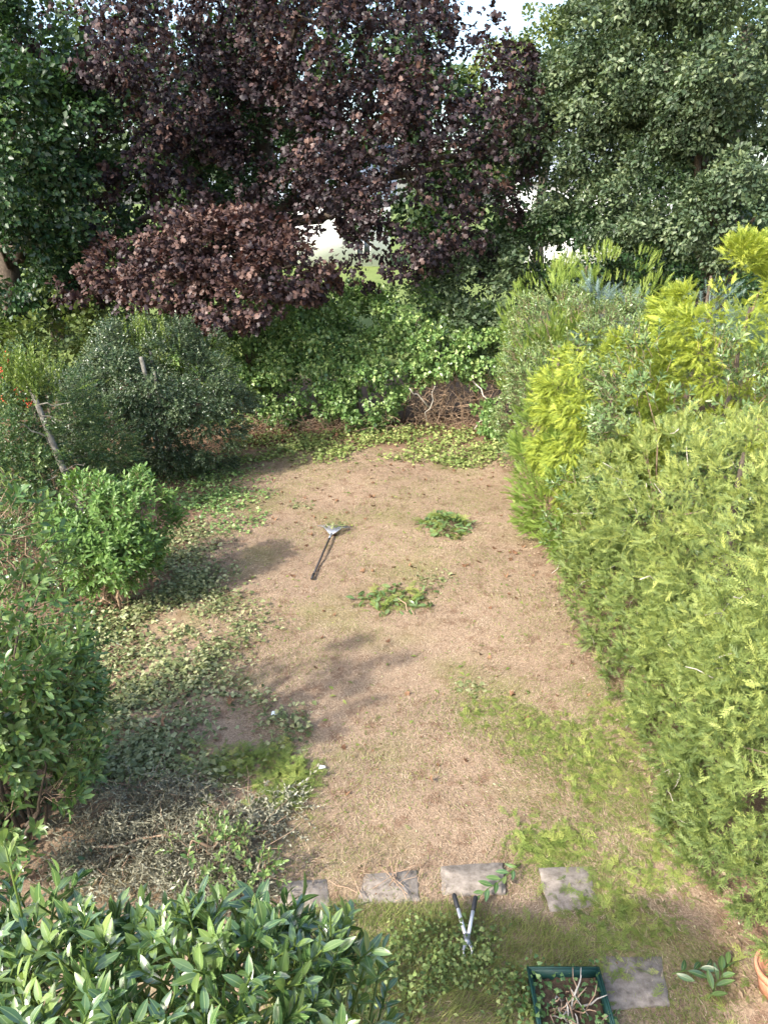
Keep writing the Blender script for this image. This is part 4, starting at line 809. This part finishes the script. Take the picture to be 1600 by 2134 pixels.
# ------------------------------------------------------------------ rake
h0, h1 = G(650, 1205, .018), G(689, 1116, .04)
o = thing('leaf_rake', (h0[0], h0[1], 0), 'leaf rake with dark handle and fan of grey tines lying on the lawn', 'rake')
d = unit(h1 - h0); s = np.array([d[1], -d[0], 0]); mid_ = h0 + (h1 - h0) * .55
A = Acc(); A.tube(np.array([h0, mid_, h1]), [.016, .0155, .015], 10); A.build('handle', MT['darkwood'], o, True)
A = Acc(); A.tube(np.array([h0 - d * .01, h0 + d * .13]), [.019, .019], 10); A.build('grip', MT['blackgrip'], o, True)
A = Acc(); A.tube(np.array([h1 - d * .1, h1 + d * .07]), [.02, .017], 10); A.build('ferrule', MT['greymetal'], o, True)
for i in range(15):
    u = (i - 7) / 7.0; tip = h1 + d * (.46 - .08 * u * u) + s * .27 * u; tip[2] = .035; a_ = h1 + d * .05 + s * .02 * u; m_ = (a_ + tip) / 2; m_[2] = .085
    e_ = tip + d * .012; e_[2] = .006; A = Acc(); A.tube(np.array([a_, m_, tip, e_]), [.005, .0045, .0045, .004], 5); A.build('tine', MT['rakewire'], o, True)
A = Acc(); A.tube(np.array([h1 + d * .25 + s * u * .15 + np.array([0, 0, .03]) for u in np.linspace(-1, 1, 7)]), .007, 6); A.build('brace', MT['greymetal'], o, True)
p = np.array([h1 + d * R.uniform(.2, .42) + s * R.uniform(-.12, .2) + [0, 0, .05] for _ in range(26)]); A = Acc(); litter(A, [small_leaf, ivy_leaf], p, (.05, .08), .3, (.55, .2)); tag(A.build('leaf_scraps', MT['cut_ivy']), 'few green leaves caught on the rake tines', 'clippings', None, 'stuff')

# ------------------------------------------------------------------ loppers
pv = G(973, 1962, .07); gl_, gr_ = G(948, 1873, .11), G(989, 1878, .11)
o = thing('loppers', (pv[0], pv[1], 0), 'pair of loppers with white tubular handles and dark grips lying open in the grass', 'loppers')
for e in (gl_, gr_):
    dd = unit(e - pv); A = Acc(); A.tube(np.array([pv + dd * .03, e - dd * .07]), [.0125, .0135], 10); A.build('handle', MT['whitepaint'], o, True)
    A = Acc(); A.tube(np.array([e - dd * .08, e - dd * .04, e + dd * .03, e + dd * .04]), [.0165, .018, .0175, .01], 10); A.build('grip', MT['blackgrip'], o, True)
    A = Acc(); A.tube(np.array([pv - dd * .02, pv + dd * .05]), [.017, .016], 8); A.build('socket', MT['greymetal'], o, True)
A = Acc(); A.tube(np.array([pv + [0, 0, -.02], pv + [0, 0, .022]]), [.02, .02], 10); A.build('pivot', MT['greymetal'], o, True)
for k, sg in enumerate((-1, 1)):
    n = 7; t = np.linspace(0, 1, n); ctr = np.column_stack([pv[0] + sg * .03 * np.sin(t * 2.4), pv[1] - .075 * t, pv[2] - .004 + .008 * k - .045 * t]); wd = (.016 - .013 * t)
    V = np.vstack([ctr + np.column_stack([-wd, 0 * t, 0 * t]), ctr + np.column_stack([wd, 0 * t, 0 * t])]); V = np.vstack([V, V + [0, 0, .004]]); f = []
    for i in range(n - 1): f += [[i, i + 1, n + i + 1, n + i], [2 * n + i, 3 * n + i, 3 * n + i + 1, 2 * n + i + 1], [i, 2 * n + i, 2 * n + i + 1, i + 1], [n + i, n + i + 1, 3 * n + i + 1, 3 * n + i]]
    A = Acc(); A.raw(V, None, f); A.build('blade', MT['greymetal'], o)

# laurel sprig lying on the slab
def lying_sprig(label, a, b, k, size, tint):
    a, b = np.array(a), np.array(b); o = thing('laurel_sprig', (a[0], a[1], 0), label, 'sprig'); d = unit(b - a); l = np.linalg.norm(b - a); s = unit(np.cross(d, [0, 0, 1.0]))
    A = Acc(); A.tube(wobble(a, b, 6, .006), np.linspace(.005, .003, 6), 6); A.build('stem', MT['shoot'], o, True)
    p, f, sc, ti = [], [], [], []
    for i in range(k):
        t = .1 + .9 * i / (k - 1); sg = (-1) ** i; ax = d * .75 + s * sg * (.8 - .5 * t) + np.array([0, 0, R.uniform(-.05, .35)])
        p.append(a + d * l * t); f.append(frames(ax[None], (np.array([0, -.2, 1]) + R.normal(size=3) * .3)[None])[0]); sc.append(size * R.uniform(.8, 1.1)); ti.append(tint + R.normal() * .12)
    leaf_parts(o, laurel_leaf, 'laurel', np.array(p), np.array(f), np.array(sc), np.array(ti), k)
lying_sprig('cut laurel sprig lying across the third slab above the loppers', G(1085, 1800, .05), G(1000, 1865, .06), 10, .115, .55)
lying_sprig('cut laurel sprig with broad leaves right of the nearest slab', G(1475, 2080, .05), G(1515, 2010, .07), 8, .13, .6)
lying_sprig('cut laurel shoot lying left of the broad leaved sprig', G(1400, 2030, .05), G(1470, 2015, .06), 6, .12, .45)

# ------------------------------------------------------------------ planter and pot
c = G(1172, 2012, .14); c[1] -= .27; c[2] = 0; o = plant('planter_box', c, 'square dark green plastic planter with dead cut stems', 'planter'); hw, hd, hh, tw = .225, .25, .14, .012
zz = gz(c[0], c[1])
def wall(name, lo, hi): A = Acc(); A.box((c[0] + lo[0], c[1] + lo[1], zz + lo[2]), (c[0] + hi[0], c[1] + hi[1], zz + hi[2])); return A.build(name, MT['greenplastic'], o)
wall('side', (-hw, -hd, 0), (-hw + tw, hd, hh)); wall('side', (hw - tw, -hd, 0), (hw, hd, hh)); wall('side', (-hw + tw, hd - tw, 0), (hw - tw, hd, hh)); wall('side', (-hw + tw, -hd, 0), (hw - tw, -hd + tw, hh))
wall('rim', (-hw - .012, -hd - .012, hh - .018), (-hw + .0, hd + .012, hh + .004)); wall('rim', (hw, -hd - .012, hh - .018), (hw + .012, hd + .012, hh + .004)); wall('rim', (-hw, hd, hh - .018), (hw, hd + .012, hh + .004)); wall('rim', (-hw, -hd - .012, hh - .018), (hw, -hd, hh + .004))
n = 16; u = np.linspace(-1, 1, n); UX, UY = np.meshgrid(u * (hw - tw - .002), u * (hd - tw - .002)); i_ = (np.arange(n - 1)[:, None] * n + np.arange(n - 1)).ravel()
A = Acc(); A.raw(np.stack([c[0] + UX, c[1] + UY, zz + .06 + R.normal(size=UX.shape) * .01], -1).reshape(-1, 3), None, np.stack([i_, i_ + 1, i_ + n + 1, i_ + n], -1)); A.build('soil', MT['soil'], o)
for i in range(44):
    a_ = c + np.array([R.normal() * .07, R.normal() * .07, zz + .06]); d = unit(np.array([R.normal() * .9, R.normal() * .9, .8])); limb('dead_stem', a_, a_ + d * R.uniform(.06, .24), R.uniform(.004, .009), .003, o, MT['whitetwig' if i % 3 == 0 else 'drytwig'], 4, .008, 6)
q = c + np.column_stack([R.uniform(-.21, .21, 150), R.uniform(-.22, .2, 150), zz + .08 + R.uniform(0, .07, 150)]); A = Acc(); litter(A, [ivy_leaf], q, (.02, .042), .5, (.3, .2)); A.build('ivy_leaves', MT['ivy'], o, False, 'stuff')
q = np.vstack([c + np.column_stack([R.normal(-.24, .05, 90), R.uniform(-.25, .3, 90), zz + R.uniform(.04, .16, 90)]), c + np.column_stack([R.uniform(-.25, .25, 60), R.normal(.27, .04, 60), zz + R.uniform(.04, .15, 60)]), c + np.column_stack([R.normal(.26, .03, 40), R.uniform(-.25, .0, 40), zz + R.uniform(.03, .14, 40)])]); A = Acc(); litter(A, [ivy_leaf, round_leaf], q, (.02, .042), .6, (.25, .22)); tag(A.build('trailing_ivy', MT['ivy']), 'ivy trailing over the rim of the green planter', 'ivy', None, 'stuff')

c = G(1612, 2070); c[2] = gz(c[0], c[1]); o = thing('terracotta_pot', c, 'terracotta flower pot cut by the right edge of the picture', 'pot')
def lathe(prof, n=32):
    a = np.arange(n) * 2 * math.pi / n; V = np.array([[r * math.cos(t) + c[0], r * math.sin(t) + c[1], z + c[2]] for r, z in prof for t in a]); f = [[i * n + j, i * n + (j + 1) % n, (i + 1) * n + (j + 1) % n, (i + 1) * n + j] for i in range(len(prof) - 1) for j in range(n)]; return V, f
V, f = lathe([(.001, 0), (.10, 0), (.135, .2), (.118, .2), (.10, .17), (.001, .17)]); A = Acc(); A.raw(V, None, f); A.build('body', MT['terracotta'], o, True)
V, f = lathe([(.136, .165), (.152, .165), (.156, .215), (.14, .218), (.136, .2)]); A = Acc(); A.raw(V, None, f); A.build('rim', MT['terracotta'], o, True)
